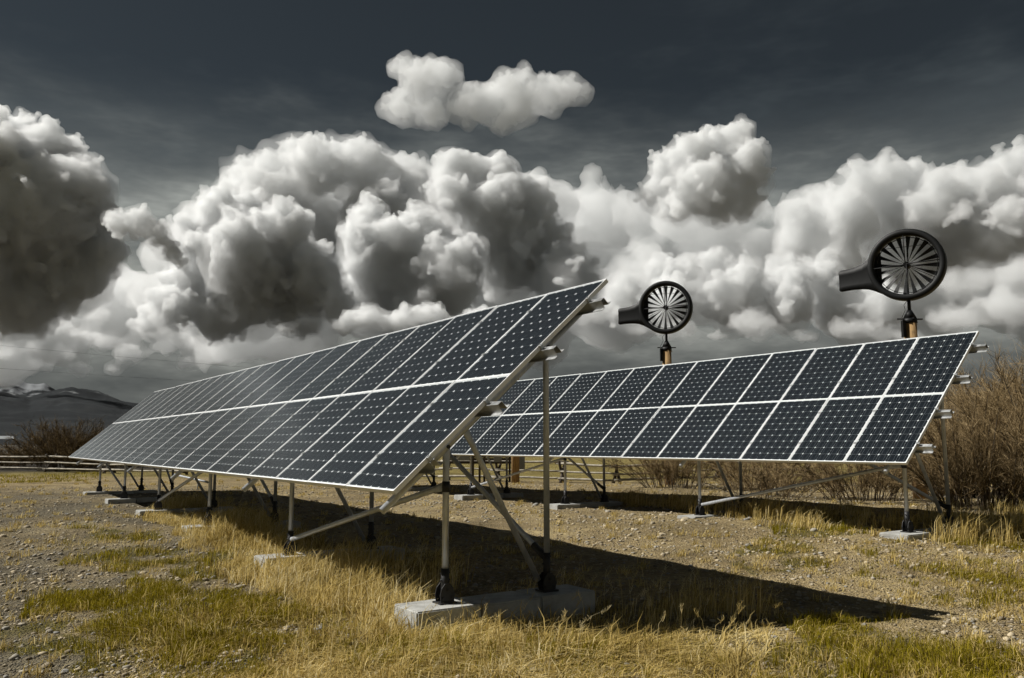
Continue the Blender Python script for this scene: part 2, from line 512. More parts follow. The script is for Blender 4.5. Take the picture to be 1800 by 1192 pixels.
def build_ground():
    az = np.concatenate([np.linspace(-180, -45, 40, endpoint=False), np.linspace(-45, 45, 300, endpoint=False), np.linspace(45, 180, 40, endpoint=False)])
    az = np.radians(az)
    r = [0.6]
    while r[-1] < 16000: r.append(r[-1] * (1.016 if 4.5 < r[-1] < 60 else 1.06))
    r = np.array(r)
    A, Rr = np.meshgrid(az, r)
    X, Y = Rr * np.sin(A), Rr * np.cos(A)
    Z = ground_z(X, Y)
    D = ['D1', 'D2', 'D3', 'D4', 'D5', 'D6', 'D7', 'G9']
    G = ['G1', 'G2', 'G3', 'G4', 'G5', 'G6', 'G7']
    veg = zone_mask(D, X, Y) * 0.9
    veg = np.maximum(veg, 0.45 * sstep(0.55, 0.7, fbm(X * 0.7, Y * 0.7, 4, 31)) * (Y > 12))
    grn = zone_mask(G, X, Y) * 0.75 * sstep(0.35, 0.6, fbm(X * 2.2, Y * 2.2, 3, 33))
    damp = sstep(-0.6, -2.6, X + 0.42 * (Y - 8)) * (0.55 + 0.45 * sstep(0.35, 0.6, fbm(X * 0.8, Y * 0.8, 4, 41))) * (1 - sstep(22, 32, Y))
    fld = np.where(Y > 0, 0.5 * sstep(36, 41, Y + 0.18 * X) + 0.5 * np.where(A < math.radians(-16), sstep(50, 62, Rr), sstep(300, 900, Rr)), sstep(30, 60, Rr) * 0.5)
    nA, nR = len(az), len(r)
    idx = np.arange(nA * nR).reshape(nR, nA)
    a, b = idx[:-1, :], np.roll(idx, -1, axis=1)[:-1, :]
    c, d = np.roll(idx, -1, axis=1)[1:, :], idx[1:, :]
    F = np.stack([a, b, c, d], -1).reshape(-1, 4)[:, ::-1]
    V = np.stack([X, Y, Z], -1).reshape(-1, 3)
    V = np.vstack([V, [[0, 0, 0]]])
    tri = np.stack([idx[0], np.roll(idx[0], -1), np.full(nA, len(V) - 1)], -1)[:, ::-1]
    flat = np.concatenate([F.ravel(), tri.ravel()])
    cnt = np.concatenate([np.full(len(F), 4), np.full(len(tri), 3)])
    me = np_mesh('ground', V, flat, cnt, [M['ground']], True,
                 {'veg': np.append(veg.ravel(), 0), 'green': np.append(grn.ravel(), 0), 'field': np.append(fld.ravel(), 0), 'damp': np.append(damp.ravel(), 0)})
    tag(link('ground', me), kind='structure')
build_ground()

def mat_hill(name, snow):
    m, w, out = new_mat(name)
    P = w.n('ShaderNodeNewGeometry').outputs['Position']
    sc = w.n('ShaderNodeMapping', ins={'Vector': P, 'Scale': (0.001, 0.001, 0.001)}).outputs[0]
    n = w.noise(sc, 5.0, 9, 0.6)
    n2 = w.noise(sc, 1.6, 9, 0.65)
    col = w.ramp(n, [(0.3, (0.006, 0.0075, 0.009)), (0.55, (0.013, 0.0155, 0.0175)), (0.75, (0.026, 0.028, 0.029))])  # dark forest slopes; cloud shadow is painted into this colour
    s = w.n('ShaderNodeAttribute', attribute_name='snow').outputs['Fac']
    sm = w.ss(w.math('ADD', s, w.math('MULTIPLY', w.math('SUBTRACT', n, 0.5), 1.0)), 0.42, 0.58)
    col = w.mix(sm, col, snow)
    principled(w, out, col, 0.95, 0, spec=0.1)
    return m
def terrain(name, az0, az1, na, r0, r1, nr, hfun, mat):
    A, Rr = np.meshgrid(np.radians(np.linspace(az0, az1, na)), np.linspace(r0, r1, nr))
    X, Y = Rr * np.sin(A), Rr * np.cos(A)
    Z, S = hfun(np.degrees(A), Rr, X, Y)
    idx = np.arange(na * nr).reshape(nr, na)
    F = np.stack([idx[:-1, :-1], idx[1:, :-1], idx[1:, 1:], idx[:-1, 1:]], -1).reshape(-1, 4)[:, ::-1]
    me = np_mesh(name, np.stack([X, Y, Z], -1).reshape(-1, 3), F.ravel(), np.full(len(F), 4), [mat], True, {'snow': S.ravel()})
    return tag(link(name, me), kind='structure')
def px_az(x): return np.degrees(np.arctan((np.asarray(x, float) - 900) / FPX / math.cos(PITCH)))
def h_hills(az, r, X, Y):
    prof = np.interp(az, list(px_az([-400, -60, 0, 60, 90, 130, 180, 205, 235, 300, 420, 700])) + [60, 95],
                     [250, 235, 232, 222, 244, 250, 238, 232, 212, 170, 120, 90, 70, 60])
    t = (r - 2600) / 2400
    ridge = np.clip(t, 0, 1) ** 1.25 * (1 - np.clip((t - 1) / 0.7, 0, 1) ** 2)
    n = fbm(X / 620, Y / 620, 7, 5, 0.56) - 0.5
    gul = np.abs(fbm(X / 380, Y / 380, 6, 6, 0.55) * 2 - 1)
    z = prof * ridge * (1 + 0.45 * n) + ridge * (60 * (gul - 0.25)) - 3
    z = z + 14 * sstep(0.0, 0.03, t)
    s = 0.50 * sstep(0.72, 1.05, z / 240) + 1.0 * (fbm(X / 150, Y / 150, 5, 8) - 0.55)
    flat = (r > 2700) & (r < 2790 + 120 * fbm(az * 0.9, az * 0, 3, 4)) & (az < float(px_az(36)))
    return z, np.where(flat, 1.6, np.clip(s, 0, 1) * 0.8)
def h_mount(az, r, X, Y):
    prof = np.interp(az, list(px_az([-400, -90, -30, 10, 30, 55, 80, 110, 170, 260, 420])) + [30, 95],
                     [600, 560, 620, 690, 700, 640, 655, 580, 505, 400, 330, 300, 280])
    t = (r - 8000) / 2200
    ridge = np.clip(t, 0, 1) ** 1.1 * (1 - np.clip((t - 1) / 0.8, 0, 1) ** 1.5)
    n = 1 - np.abs(fbm(X / 900, Y / 900, 7, 15, 0.55) * 2 - 1)
    z = prof * ridge * (0.70 + 0.36 * n) - 5
    return z, np.clip(0.50 + 0.9 * (fbm(X / 420, Y / 420, 5, 18) - 0.5), 0, 1)
terrain('hills', -48, 10, 640, 2600, 6400, 80, h_hills, mat_hill('forested_hill', (0.22, 0.23, 0.235)))  # hill snow greyed: cloud shade is put into its colour
terrain('mountains', -48, 10, 520, 8000, 11500, 55, h_mount, mat_hill('snowy_mountain', (0.19, 0.20, 0.21)))  # mountain snow darkened too, as painted cloud shade


# ------------------------------------------------------------------ clouds: closed billowing bodies of white vapour
def mat_cloud(name, dens, col=(0.971, 0.979, 0.983)):
    m, w, out = new_mat(name)
    v = w.n('ShaderNodeVolumePrincipled', ins={'Density': dens, 'Anisotropy': 0.2, 'Color': (*col, 1)})
    w.put(out.inputs['Volume'], v.outputs[0])
    return m
def ico(sub):
    bm = bmesh.new()
    bmesh.ops.create_icosphere(bm, subdivisions=sub, radius=1.0)
    V = np.array([q.co[:] for q in bm.verts]); F = np.array([[q.index for q in f.verts] for f in bm.faces])
    bm.free()
    return V, F
ICO = {1: ico(1), 2: ico(2), 3: ico(3)}
def vapour_body(name, balls, u, dens, vox, bumps, seed):
    """union of balls (centre, radius, flattening), remeshed and billowed"""
    vv, ff, b = [], [], 0
    for c, r, q in balls:
        V, F = ICO[3 if r > 22 * u else 2 if r > 9 * u else 1]
        vv.append(V * (r, r, r * q) + np.array(c)); ff.append(F + b); b += len(V)
    F = np.concatenate(ff)
    me = np_mesh(name, np.concatenate(vv), F.ravel(), np.full(len(F), 3))
    o = bpy.data.objects.new(name, me)
    C.objects.link(o)
    mod = o.modifiers.new('remesh', 'REMESH')
    mod.mode = 'VOXEL'
    mod.voxel_size = vox * u
    for size, st in bumps:
        tx = bpy.data.textures.new('billow', 'VORONOI')
        tx.noise_scale = size * u
        dm = o.modifiers.new('displace', 'DISPLACE')
        dm.texture = tx
        dm.texture_coords = 'GLOBAL'
        dm.strength = -st * u
        dm.mid_level = 0.40
    fin = o.modifiers.new('remesh_again', 'REMESH')      # heals folds left by the billows
    fin.mode = 'VOXEL'
    fin.voxel_size = vox * u
    dec = o.modifiers.new('decimate', 'DECIMATE')
    dec.ratio = 0.45
    oe = o.evaluated_get(bpy.context.evaluated_depsgraph_get())
    me2 = bpy.data.meshes.new_from_object(oe)
    o.modifiers.clear()
    o.data = me2
    me2.name = name
    bpy.data.meshes.remove(me)
    me2.materials.clear()
    me2.materials.append(mat_cloud('vapour', dens / u))
    me2.polygons.foreach_set('use_smooth', [True] * len(me2.polygons))
    return o
def cloud(label, lobes, d, dens=0.12, vox=2.6, puffs=30, squash=1.0, seed=0, bumps=((80, 26), (36, 15), (17, 11), (9, 6.5)), spread=0.45, mist=0.013, grow=7.0):
    """lobes: photo direction (x, y) and radius in photo pixels at distance d; dens per photo pixel at that distance"""
    rnd = random.Random(seed)
    u = d / FPX
    balls, soft = [], []
    for x, y, r in lobes:
        R = r * u
        c = sky_point(x, y, d + rnd.uniform(-spread, spread) * R * 2)
        balls.append((c, R * 0.95, squash))
        soft.append((c + Vector((R * 0.08, 0, -R * 0.10)), R * 1.0 + grow * u, squash))
        for k in range(puffs):
            v = Vector((rnd.gauss(0, 1), rnd.gauss(0, 1), rnd.gauss(0, 1) + 0.45)).normalized()
            c2 = c + Vector((v.x, v.y, v.z * squash)) * R * rnd.uniform(0.80, 0.98)
            r2 = R * rnd.uniform(0.14, 0.22) if rnd.random() < 0.5 else R * rnd.uniform(0.22, 0.40)
            balls.append((c2, r2, 1.0))
            if k % 2 == 0: soft.append((c2, r2 + grow * u, 1.0))
            for j in range(5):
                v2 = (v + Vector((rnd.gauss(0, 1), rnd.gauss(0, 1), rnd.gauss(0, 1)))).normalized()
                c3, r3 = c2 + v2 * r2 * 0.9, r2 * rnd.uniform(0.30, 0.55)
                balls.append((c3, r3, 1.0))
                if r3 > 5 * u and v2.z > -0.3:
                    for m in range(3):
                        v3 = (v2 + Vector((rnd.gauss(0, 1), rnd.gauss(0, 1), rnd.gauss(0, 1)))).normalized()
                        balls.append((c3 + v3 * r3 * 0.95, r3 * rnd.uniform(0.35, 0.55), 1.0))
    o = vapour_body('cloud', balls, u, dens, vox, bumps, seed)
    tag(o, label, 'cloud', 'cumulus clouds over the plain')
    if mist:
        s = vapour_body('mist', soft, u, mist, 6.0, ((40, 18), (18, 11)), seed)
        s.parent = o
    return o
def bank(label, top, bottom, d, dens, step, seed, rlo=34, rhi=70, squash=0.85):
    """a long bank: lobes filled in between a top and a bottom outline"""
    rnd = random.Random(seed)
    L = []
    xs = [q[0] for q in top]; ys = [q[1] for q in top]
    xb = [q[0] for q in bottom]; yb = [q[1] for q in bottom]
    x = xs[0]
    while x < xs[-1]:
        y, y1 = float(np.interp(x, xs, ys)), float(np.interp(x, xb, yb))
        while y < y1:
            r = rnd.uniform(rlo, rhi)
            L.append((x + rnd.uniform(-20, 20), y + r * 0.8, r))
            y += r * 1.2
        x += step * rnd.uniform(0.7, 1.3)
    cloud(label, L, d, dens, 5.0, 10, squash, seed, ((60, 22), (26, 12), (12, 7)), 0.9, 0)

cloud('small ragged white cloud floating alone high in the dark sky',
      [(735, 138, 34), (705, 118, 20), (775, 132, 32), (705, 188, 30), (755, 195, 30), (815, 186, 32), (855, 180, 34), (895, 150, 30), (915, 180, 36), (960, 165, 34), (1000, 158, 26), (885, 212, 24), (1028, 162, 14), (675, 190, 10), (925, 130, 16)],
      2600, 0.032, 2.4, seed=1, mist=0.016, grow=9)
cloud('tall dark grey cloud tower with sunlit rim at the left edge of the sky',
      [(30, 262, 62), (95, 288, 62), (145, 330, 52), (60, 360, 90), (140, 420, 62), (80, 450, 95), (-20, 310, 100), (-100, 270, 100), (40, 520, 70), (130, 490, 60), (-70, 450, 120), (165, 390, 38), (185, 455, 35)],
      2000, 0.075, 2.8, seed=2)
cloud('small dark ragged cloud drifting beside the tall left tower',
      [(210, 392, 26), (245, 385, 24), (275, 410, 26), (300, 440, 20), (318, 462, 13), (230, 400, 20)], 1750, 0.09, 2.2, seed=3)
cloud('massive sunlit cauliflower cloud above the far end of front array',
      [(385, 380, 38), (430, 375, 44), (500, 400, 50), (345, 415, 42), (420, 445, 70), (500, 475, 76), (555, 500, 54), (440, 530, 64), (330, 495, 46), (300, 540, 40), (588, 530, 36), (520, 540, 52), (380, 560, 44), (270, 570, 30)],
      2500, 0.095, 2.6, seed=4)
cloud('broad bright white cloud crown behind the cauliflower cloud',
      [(432, 300, 34), (470, 290, 30), (520, 275, 40), (560, 305, 56), (640, 300, 54), (600, 280, 34), (700, 320, 46), (430, 350, 44), (480, 350, 56), (560, 385, 74), (660, 390, 74), (745, 385, 56), (380, 370, 40), (340, 420, 46), (730, 310, 30)],
      4200, 0.06, 2.8, seed=5, mist=0.006, grow=12)
cloud('upright cloud tower with white left rim left of the photo centre',
      [(648, 385, 38), (628, 425, 36), (690, 420, 44), (738, 390, 32), (765, 400, 32), (655, 485, 56), (722, 490, 66), (790, 475, 56), (820, 440, 36), (616, 505, 24), (750, 545, 60), (640, 550, 36), (690, 560, 46)],
      3000, 0.095, 2.6, seed=6)
cloud('white domed cloud below the small lone cloud',
      [(785, 298, 34), (835, 305, 36), (880, 305, 32), (795, 345, 44), (870, 365, 60), (930, 355, 46), (920, 415, 60), (850, 425, 52), (960, 440, 50), (890, 470, 60), (990, 490, 56), (950, 400, 40)],
      3600, 0.09, 2.8, seed=7, mist=0.014)
cloud('heaped cloud with white crest standing out against the dark upper sky',
      [(1215, 268, 38), (1250, 258, 34), (1292, 245, 36), (1312, 285, 40), (1175, 305, 38), (1145, 340, 30), (1235, 330, 54), (1300, 340, 46), (1336, 310, 22), (1190, 355, 36), (1260, 365, 34)],
      2500, 0.075, 2.5, seed=8)
cloud('wide bright cloud range behind the larger wind turbine',
      [(1510, 312, 36), (1555, 305, 38), (1590, 315, 34), (1450, 352, 36), (1405, 380, 34), (1480, 390, 56), (1560, 380, 66), (1640, 360, 56), (1700, 350, 60), (1785, 310, 50), (1750, 395, 74), (1870, 350, 90), (1395, 425, 40), (1470, 450, 50), (1560, 460, 60), (1650, 440, 60)],
      3800, 0.05, 2.8, seed=9, mist=0.014)
cloud('low row of lumpy clouds behind the smaller wind turbine',
      [(1105, 500, 26), (1165, 476, 32), (1205, 470, 26), (1262, 470, 32), (1310, 485, 33), (1385, 485, 38), (1440, 480, 36), (1090, 530, 34), (1180, 530, 44), (1280, 530, 46), (1380, 535, 46), (1470, 540, 46), (1550, 535, 40)],
      3000, 0.075, 2.6, seed=10, mist=0.014)
cloud('flat based grey cloud low above the middle of front array',
      [(505, 578, 14), (545, 568, 26), (600, 574, 22), (640, 560, 34), (705, 566, 30), (735, 552, 38), (800, 570, 24), (840, 560, 30)], 2300, 0.09, 2.6, squash=0.5, seed=11)
cloud('broken low puffs above the far left mountains',
      [(30, 560, 26), (60, 566, 20), (-10, 570, 26), (150, 590, 26), (190, 600, 22), (110, 620, 18), (230, 620, 26), (290, 610, 22), (330, 640, 18), (60, 610, 16), (250, 575, 20), (20, 520, 20), (90, 575, 24), (170, 555, 20), (60, 640, 14), (140, 645, 16), (200, 650, 14), (280, 585, 22), (350, 600, 18), (10, 620, 18), (-60, 600, 26)], 4200, 0.03, 2.6, squash=0.6, seed=12, mist=0.010)
cloud('long low grey cloud with flat base above the rear array',
      [(985, 560, 22), (1040, 548, 40), (1120, 582, 18), (1190, 578, 34), (1260, 590, 20), (1330, 570, 42), (1420, 592, 22), (1500, 575, 40), (1590, 590, 24), (1680, 560, 48), (1770, 545, 60), (1860, 550, 50), (1690, 500, 46), (1800, 480, 50)], 2700, 0.022, 2.8, squash=0.4, seed=13, mist=0.008)
cloud('small dark scrap of cloud close to the right picture edge',
      [(1675, 382, 14), (1695, 374, 16), (1752, 380, 22), (1785, 372, 28), (1820, 380, 26)], 1900, 0.06, 2.0, seed=14, mist=0)
bank('long bright cloud bank stretching along the whole sky behind the towers',
     [(-200, 500), (180, 480), (300, 400), (420, 300), (560, 275), (700, 285), (900, 300), (1000, 310), (1100, 330), (1250, 330), (1380, 345), (1480, 310), (1720, 285), (2000, 230)],
     [(-200, 580), (300, 570), (600, 540), (1000, 530), (2000, 520)], 6000, 0.022, 62, 20, 45, 90)


# ------------------------------------------------------------------ solar arrays
CW, PH, GAP = 1.01, 1.552, 0.002          # column pitch, panel length up the slope, gap between the two rows
PW = CW - 0.012
NCOL = 22
T = 2 * PH + GAP

def frame_mesh():
    b = MB()
    w_, dpt = 0.012, 0.042
    b.box((w_ / 2, PH / 2, -dpt / 2), (w_, PH, dpt))
    b.box((PW - w_ / 2, PH / 2, -dpt / 2), (w_, PH, dpt))
    b.box((PW / 2, w_ / 2, -dpt / 2), (PW - 2 * w_, w_, dpt))
    b.box((PW / 2, PH - w_ / 2, -dpt / 2), (PW - 2 * w_, w_, dpt))
    return b.mesh('panel_frame', M['alu'])
CX, CY = 0.1590, (PH - 0.048) / 10
def cell_geo(cx, cy, z=-0.0050):
    hx, hy, c = CX / 2 - 0.0010, CY / 2 - 0.0009, 0.0165
    o = [(-hx + c, -hy), (hx - c, -hy), (hx, -hy + c), (hx, hy - c), (hx - c, hy), (-hx + c, hy), (-hx, hy - c), (-hx, -hy + c)]
    return [(cx + x, cy + y, z) for x, y in o]
def add_cell(b, cx, cy, tf=None):
    f = (lambda q: q) if tf is None else (lambda q: tf @ Vector(q))
    b.mi = 0
    b.add([f(q) for q in cell_geo(cx, cy)], [tuple(range(8))])
    b.mi = 1
    for dx in (-0.039, 0.039):
        x0, x1, y0, y1, z = cx + dx - 0.0016, cx + dx + 0.0016, cy - CY / 2, cy + CY / 2, -0.0044
        b.add([f(q) for q in ((x0, y0, z), (x1, y0, z), (x1, y1, z), (x0, y1, z))], [(0, 1, 2, 3)])
def cell_mesh():
    b = MB(); add_cell(b, 0, 0)
    return b.mesh('cell', [M['cell'], M['busbar']])
def cell_xy(i, j): return (PW / 2 + (i - 2.5) * CX, 0.024 + (j + 0.5) * CY)
ME_FRAME, ME_CELL = frame_mesh(), cell_mesh()
b = MB(); b.box((PW / 2, PH / 2, -0.0085), (PW - 0.024, PH - 0.024, 0.005)); ME_BACK = b.mesh('backsheet', M['backsheet'])
b = MB(); b.box((PW / 2, PH / 2, -0.0024), (PW - 0.0242, PH - 0.0242, 0.0026)); ME_GLASS = b.mesh('glass', M['glass'])
b = MB()
b.box((0, 0, 0.004), (0.05, 0.036, 0.005)); b.box((0, 0, -0.018), (0.016, 0.034, 0.044)); b.tube((0, 0, 0.006), (0, 0, 0.013), 0.008, n=6)
ME_CLAMP = b.mesh('clamp', M['rail'])

def boot_mesh(h, side):
    """black sleeve with gusset plates on a base plate; origin at the top of the footing"""
    b = MB()
    b.tube((0, 0, 0.07), (0, 0, h), 0.037, n=14)
    b.box((0, 0, 0.008), (0.17, 0.15, 0.016))
    for s in (-1, 1):
        out = [(-0.065, 0.0), (0.065, 0.0), (0.075, 0.06), (0.06, 0.12), (0.025, 0.16), (-0.025, 0.16), (-0.06, 0.12), (-0.075, 0.06)]
        b.prism(out, (0, s * 0.042, 0.014), (1, 0, 0), (0, 0, 1), (0, s * 0.008, 0))
    for s in (-1, 1):
        for dx, z in ((-0.045, 0.05), (0.045, 0.05), (0, 0.12)):
            b.tube((dx, s * 0.05, z), (dx, s * 0.062, z), 0.010, n=6)
    for z in (h - 0.04, h - 0.10):
        b.tube((-0.048, 0, z), (0.048, 0, z), 0.008, n=6)
    return b.mesh('boot', M['black'])

def build_array(name, label, P0, az, tilt, front, rear, k0, sp, ntr, pads, detail, cells_from):
    L = Vector((math.cos(az), math.sin(az), 0)); H = Vector((math.sin(az), -math.cos(az), 0))
    S = H * math.cos(tilt) + Vector((0, 0, 1)) * math.sin(tilt)
    X, Y = -L, S
    Z = X.cross(Y)
    P0 = Vector(P0)
    base = Vector((P0.x, P0.y, gz(P0.x, P0.y)))
    root = empty(name, base)
    tag(root, label, 'solar array', 'ground mounted solar arrays')
    R3 = Matrix((X, Y, Z)).transposed()
    def plane(x, y, z=0.0): return P0 - base + X * x + Y * y + Z * z
    def mat(x, y, z=0.0): return Matrix.Translation(plane(x, y, z)) @ R3.to_4x4()
    rnd = random.Random(5 + int(P0.x * 10))
    rest = MB()
    ncell = 0
    order = sorted([(k, r) for k in range(NCOL) for r in (0, 1)], key=lambda q: q[0] + 0.4 * q[1])
    for k, r in order:
        tw = Matrix.Rotation(math.radians(rnd.gauss(0, 0.10)), 4, 'X') @ Matrix.Rotation(math.radians(rnd.gauss(0, 0.10)), 4, 'Y')
        mt = mat(-(k + 1) * CW + 0.006, r * (PH + GAP), rnd.uniform(0, 0.0015)) @ tw
        p = link('solar_panel', ME_FRAME, root, matrix=mt)
        link('backsheet', ME_BACK, p)
        link('glass', ME_GLASS, p)
        for i in range(6):
            for j in range(10):
                cx, cy = cell_xy(i, j)
                if ncell < 300:
                    link('cell', ME_CELL, p, loc=(cx, cy, 0)); ncell += 1
                else:
                    add_cell(rest, cx, cy, mt)
    o = rest.build('cell_field', [M['cell'], M['busbar']], root)
    o['kind'] = 'stuff'
    # rails: hat channels under the panels, running the whole length and past both ends
    hat = [(-0.075, -0.088), (-0.030, -0.088), (-0.022, -0.006), (0.022, -0.006), (0.030, -0.088), (0.075, -0.088),
           (0.075, -0.084), (0.034, -0.084), (0.026, -0.002), (-0.026, -0.002), (-0.034, -0.084), (-0.075, -0.084)]
    rails = (0.42, 1.18, 1.99, 2.76)
    for qr, yr in enumerate(rails):
        b = MB()
        x0, x1 = (0.03 if detail and qr == 0 else 0.20), -NCOL * CW - 0.15
        b.prism(hat, plane(x0, yr, -0.042), Y, Z, X * (x1 - x0))
        b.build('rail', M['rail'], root)
        for k in range(NCOL + 1):
            link('clamp', ME_CLAMP, root, matrix=mat(-k * CW + (0.012 if k == 0 else -0.012 if k == NCOL else 0), yr, 0))
    # trusses
    nb = -0.042 - 0.088 - 0.034
    def beam_at(k, a):    # point on the beam's axis below panel position a (horizontal offset) at distance k along the row
        return P0 - base + L * k + S * (a / math.cos(tilt)) + Z * nb
    feet = []
    for i in range(ntr):
        k = k0 + sp * i
        b = MB()
        e0, e1 = P0 - base + L * k + S * 0.06 + Z * nb, P0 - base + L * k + S * (T - 0.22) + Z * nb
        b.tube(e0 - S * (0.16 if detail else 0.1), e1, 0.034, n=14)
        b.build('beam', M['galv'], root)
        tops, bots = {}, {}
        for nm, a in (('f', front), ('r', rear)):
            c = P0 - base + L * k + H * a
            zt = (P0.z - base.z) + a * math.tan(tilt) + nb / math.cos(tilt)
            zb = pads[i] - base.z
            tops[nm], bots[nm] = Vector((c.x, c.y, zt)), Vector((c.x, c.y, zb))
            b = MB()
            b.tube(bots[nm] + Vector((0, 0, 0.20)), tops[nm] + Vector((0, 0, 0.02)), 0.030, n=16, crimp1=True, cdir=L)
            leg = b.build('leg', M['galv'], root)
            hb = 0.30 if nm == 'f' else 0.36
            link('boot', boot_mesh(hb, 1), leg, matrix=Matrix.Translation(bots[nm]) @ Matrix.Rotation(az + math.pi / 2, 4, 'Z'))
            b = MB()
            b.tube(tops[nm] - L * 0.05, tops[nm] + L * 0.05, 0.018, n=8)
            b.build('bolt', M['black'], leg)
            if nm == 'f' and i in (0, 2, ntr - 1):
                b = MB()
                zc = zb + (zt - zb) * 0.74
                b.tube((c.x, c.y, zc - 0.048), (c.x, c.y, zc + 0.048), 0.036, n=14)
                b.prism([(-0.03, -0.03), (0.03, -0.03), (0.03, 0.03), (-0.03, 0.03)], Vector((c.x, c.y, zc)) + L * 0.03 - H * 0.004, L, (0, 0, 1), H * 0.008)
                b.build('collar', M['black'], leg)
                tops['c'] = Vector((c.x, c.y, zc))
        feet.append((tops, bots))
        # brace in the truss plane: beam down to the foot of the rear leg
        b = MB()
        p0 = beam_at(k, front + 0.10) + L * 0.045
        b.tube(p0, bots['r'] + Vector((0, 0, 0.10)) - H * 0.07 + L * 0.045, 0.028, n=14, crimp0=True, cdir=L)
        b.build('brace', M['galv'], root)
        # footing: three concrete blocks in a strip
        hz = 0.10 + max(0.0, pads[i] - min(gz(*(base + bots[q]).to_2d()) for q in 'fr'))
        span = (rear - front) + 0.82
        for q in range(3):
            wl = span / 3 - 0.012
            cc = bots['f'] + H * (-0.40 + span / 3 * (q + 0.5))
            b = MB()
            rot = Matrix.Rotation(az + rnd.gauss(0, 0.012), 3, 'Z')
            b.box((0, 0, 0), (0.46, wl, hz), rot)
            me = b.mesh('footing', M['concrete'])
            bm = bmesh.new(); bm.from_mesh(me)
            bmesh.ops.bevel(bm, geom=list(bm.edges), offset=0.012, segments=2, affect='EDGES')
            for v in bm.verts: v.co += Vector((rnd.uniform(-1, 1), rnd.uniform(-1, 1), rnd.uniform(-1, 1))) * 0.0025
            bm.to_mesh(me); bm.free()
            link('footing', me, root, loc=(cc.x, cc.y, bots['f'].z - hz / 2 - (0.0, 0.006, 0.002)[q]))
    for i in range(ntr - 1):
        if i % 2 == 0:
            if i == ntr - 2: a, c, e = feet[i + 1][0]['c'], feet[i][1]['f'] + Vector((0, 0, 0.20)), -1
            else: a, c, e = feet[i][0]['c'], feet[i + 1][1]['f'] + Vector((0, 0, 0.20)), 1
            b = MB(); b.tube(a + L * 0.05 * e, c - L * 0.05 * e, 0.028, n=14, crimp0=True, cdir=H); b.build('brace', M['galv'], root)
            a, c = feet[i][1]['r'] + Vector((0, 0, 0.30)), feet[i + 1][0]['r']
            d = (c - a).normalized()
            b = MB(); b.tube(a + d * 0.05, c, 0.028, n=14); br = b.build('brace', M['galv'], root)
            b = MB(); b.tube(a, a + d * 0.24, 0.035, n=12); b.build('sleeve', M['black'], br)
    return root

build_array('solar_array', 'front row of dark blue solar panels on steel legs crossing the picture from the left',
            (-0.981, 7.045, CAMZ - 0.383), math.radians(123.86), math.radians(41.21), 0.66, 1.78, 0.29, 4.04, 6,
            [0.205, 0.195, 0.25, 0.25, 0.27, 0.25], True, 0)
build_array('solar_array', 'second row of dark blue solar panels standing behind at right, near the large bushes',
            (5.628, 12.093, CAMZ - 0.265), math.radians(124.5), math.radians(42.07), 0.58, 1.75, 0.38, 4.12, 6,
            [0.300, 0.270, 0.245, 0.25, 0.25, 0.25], False, 0)


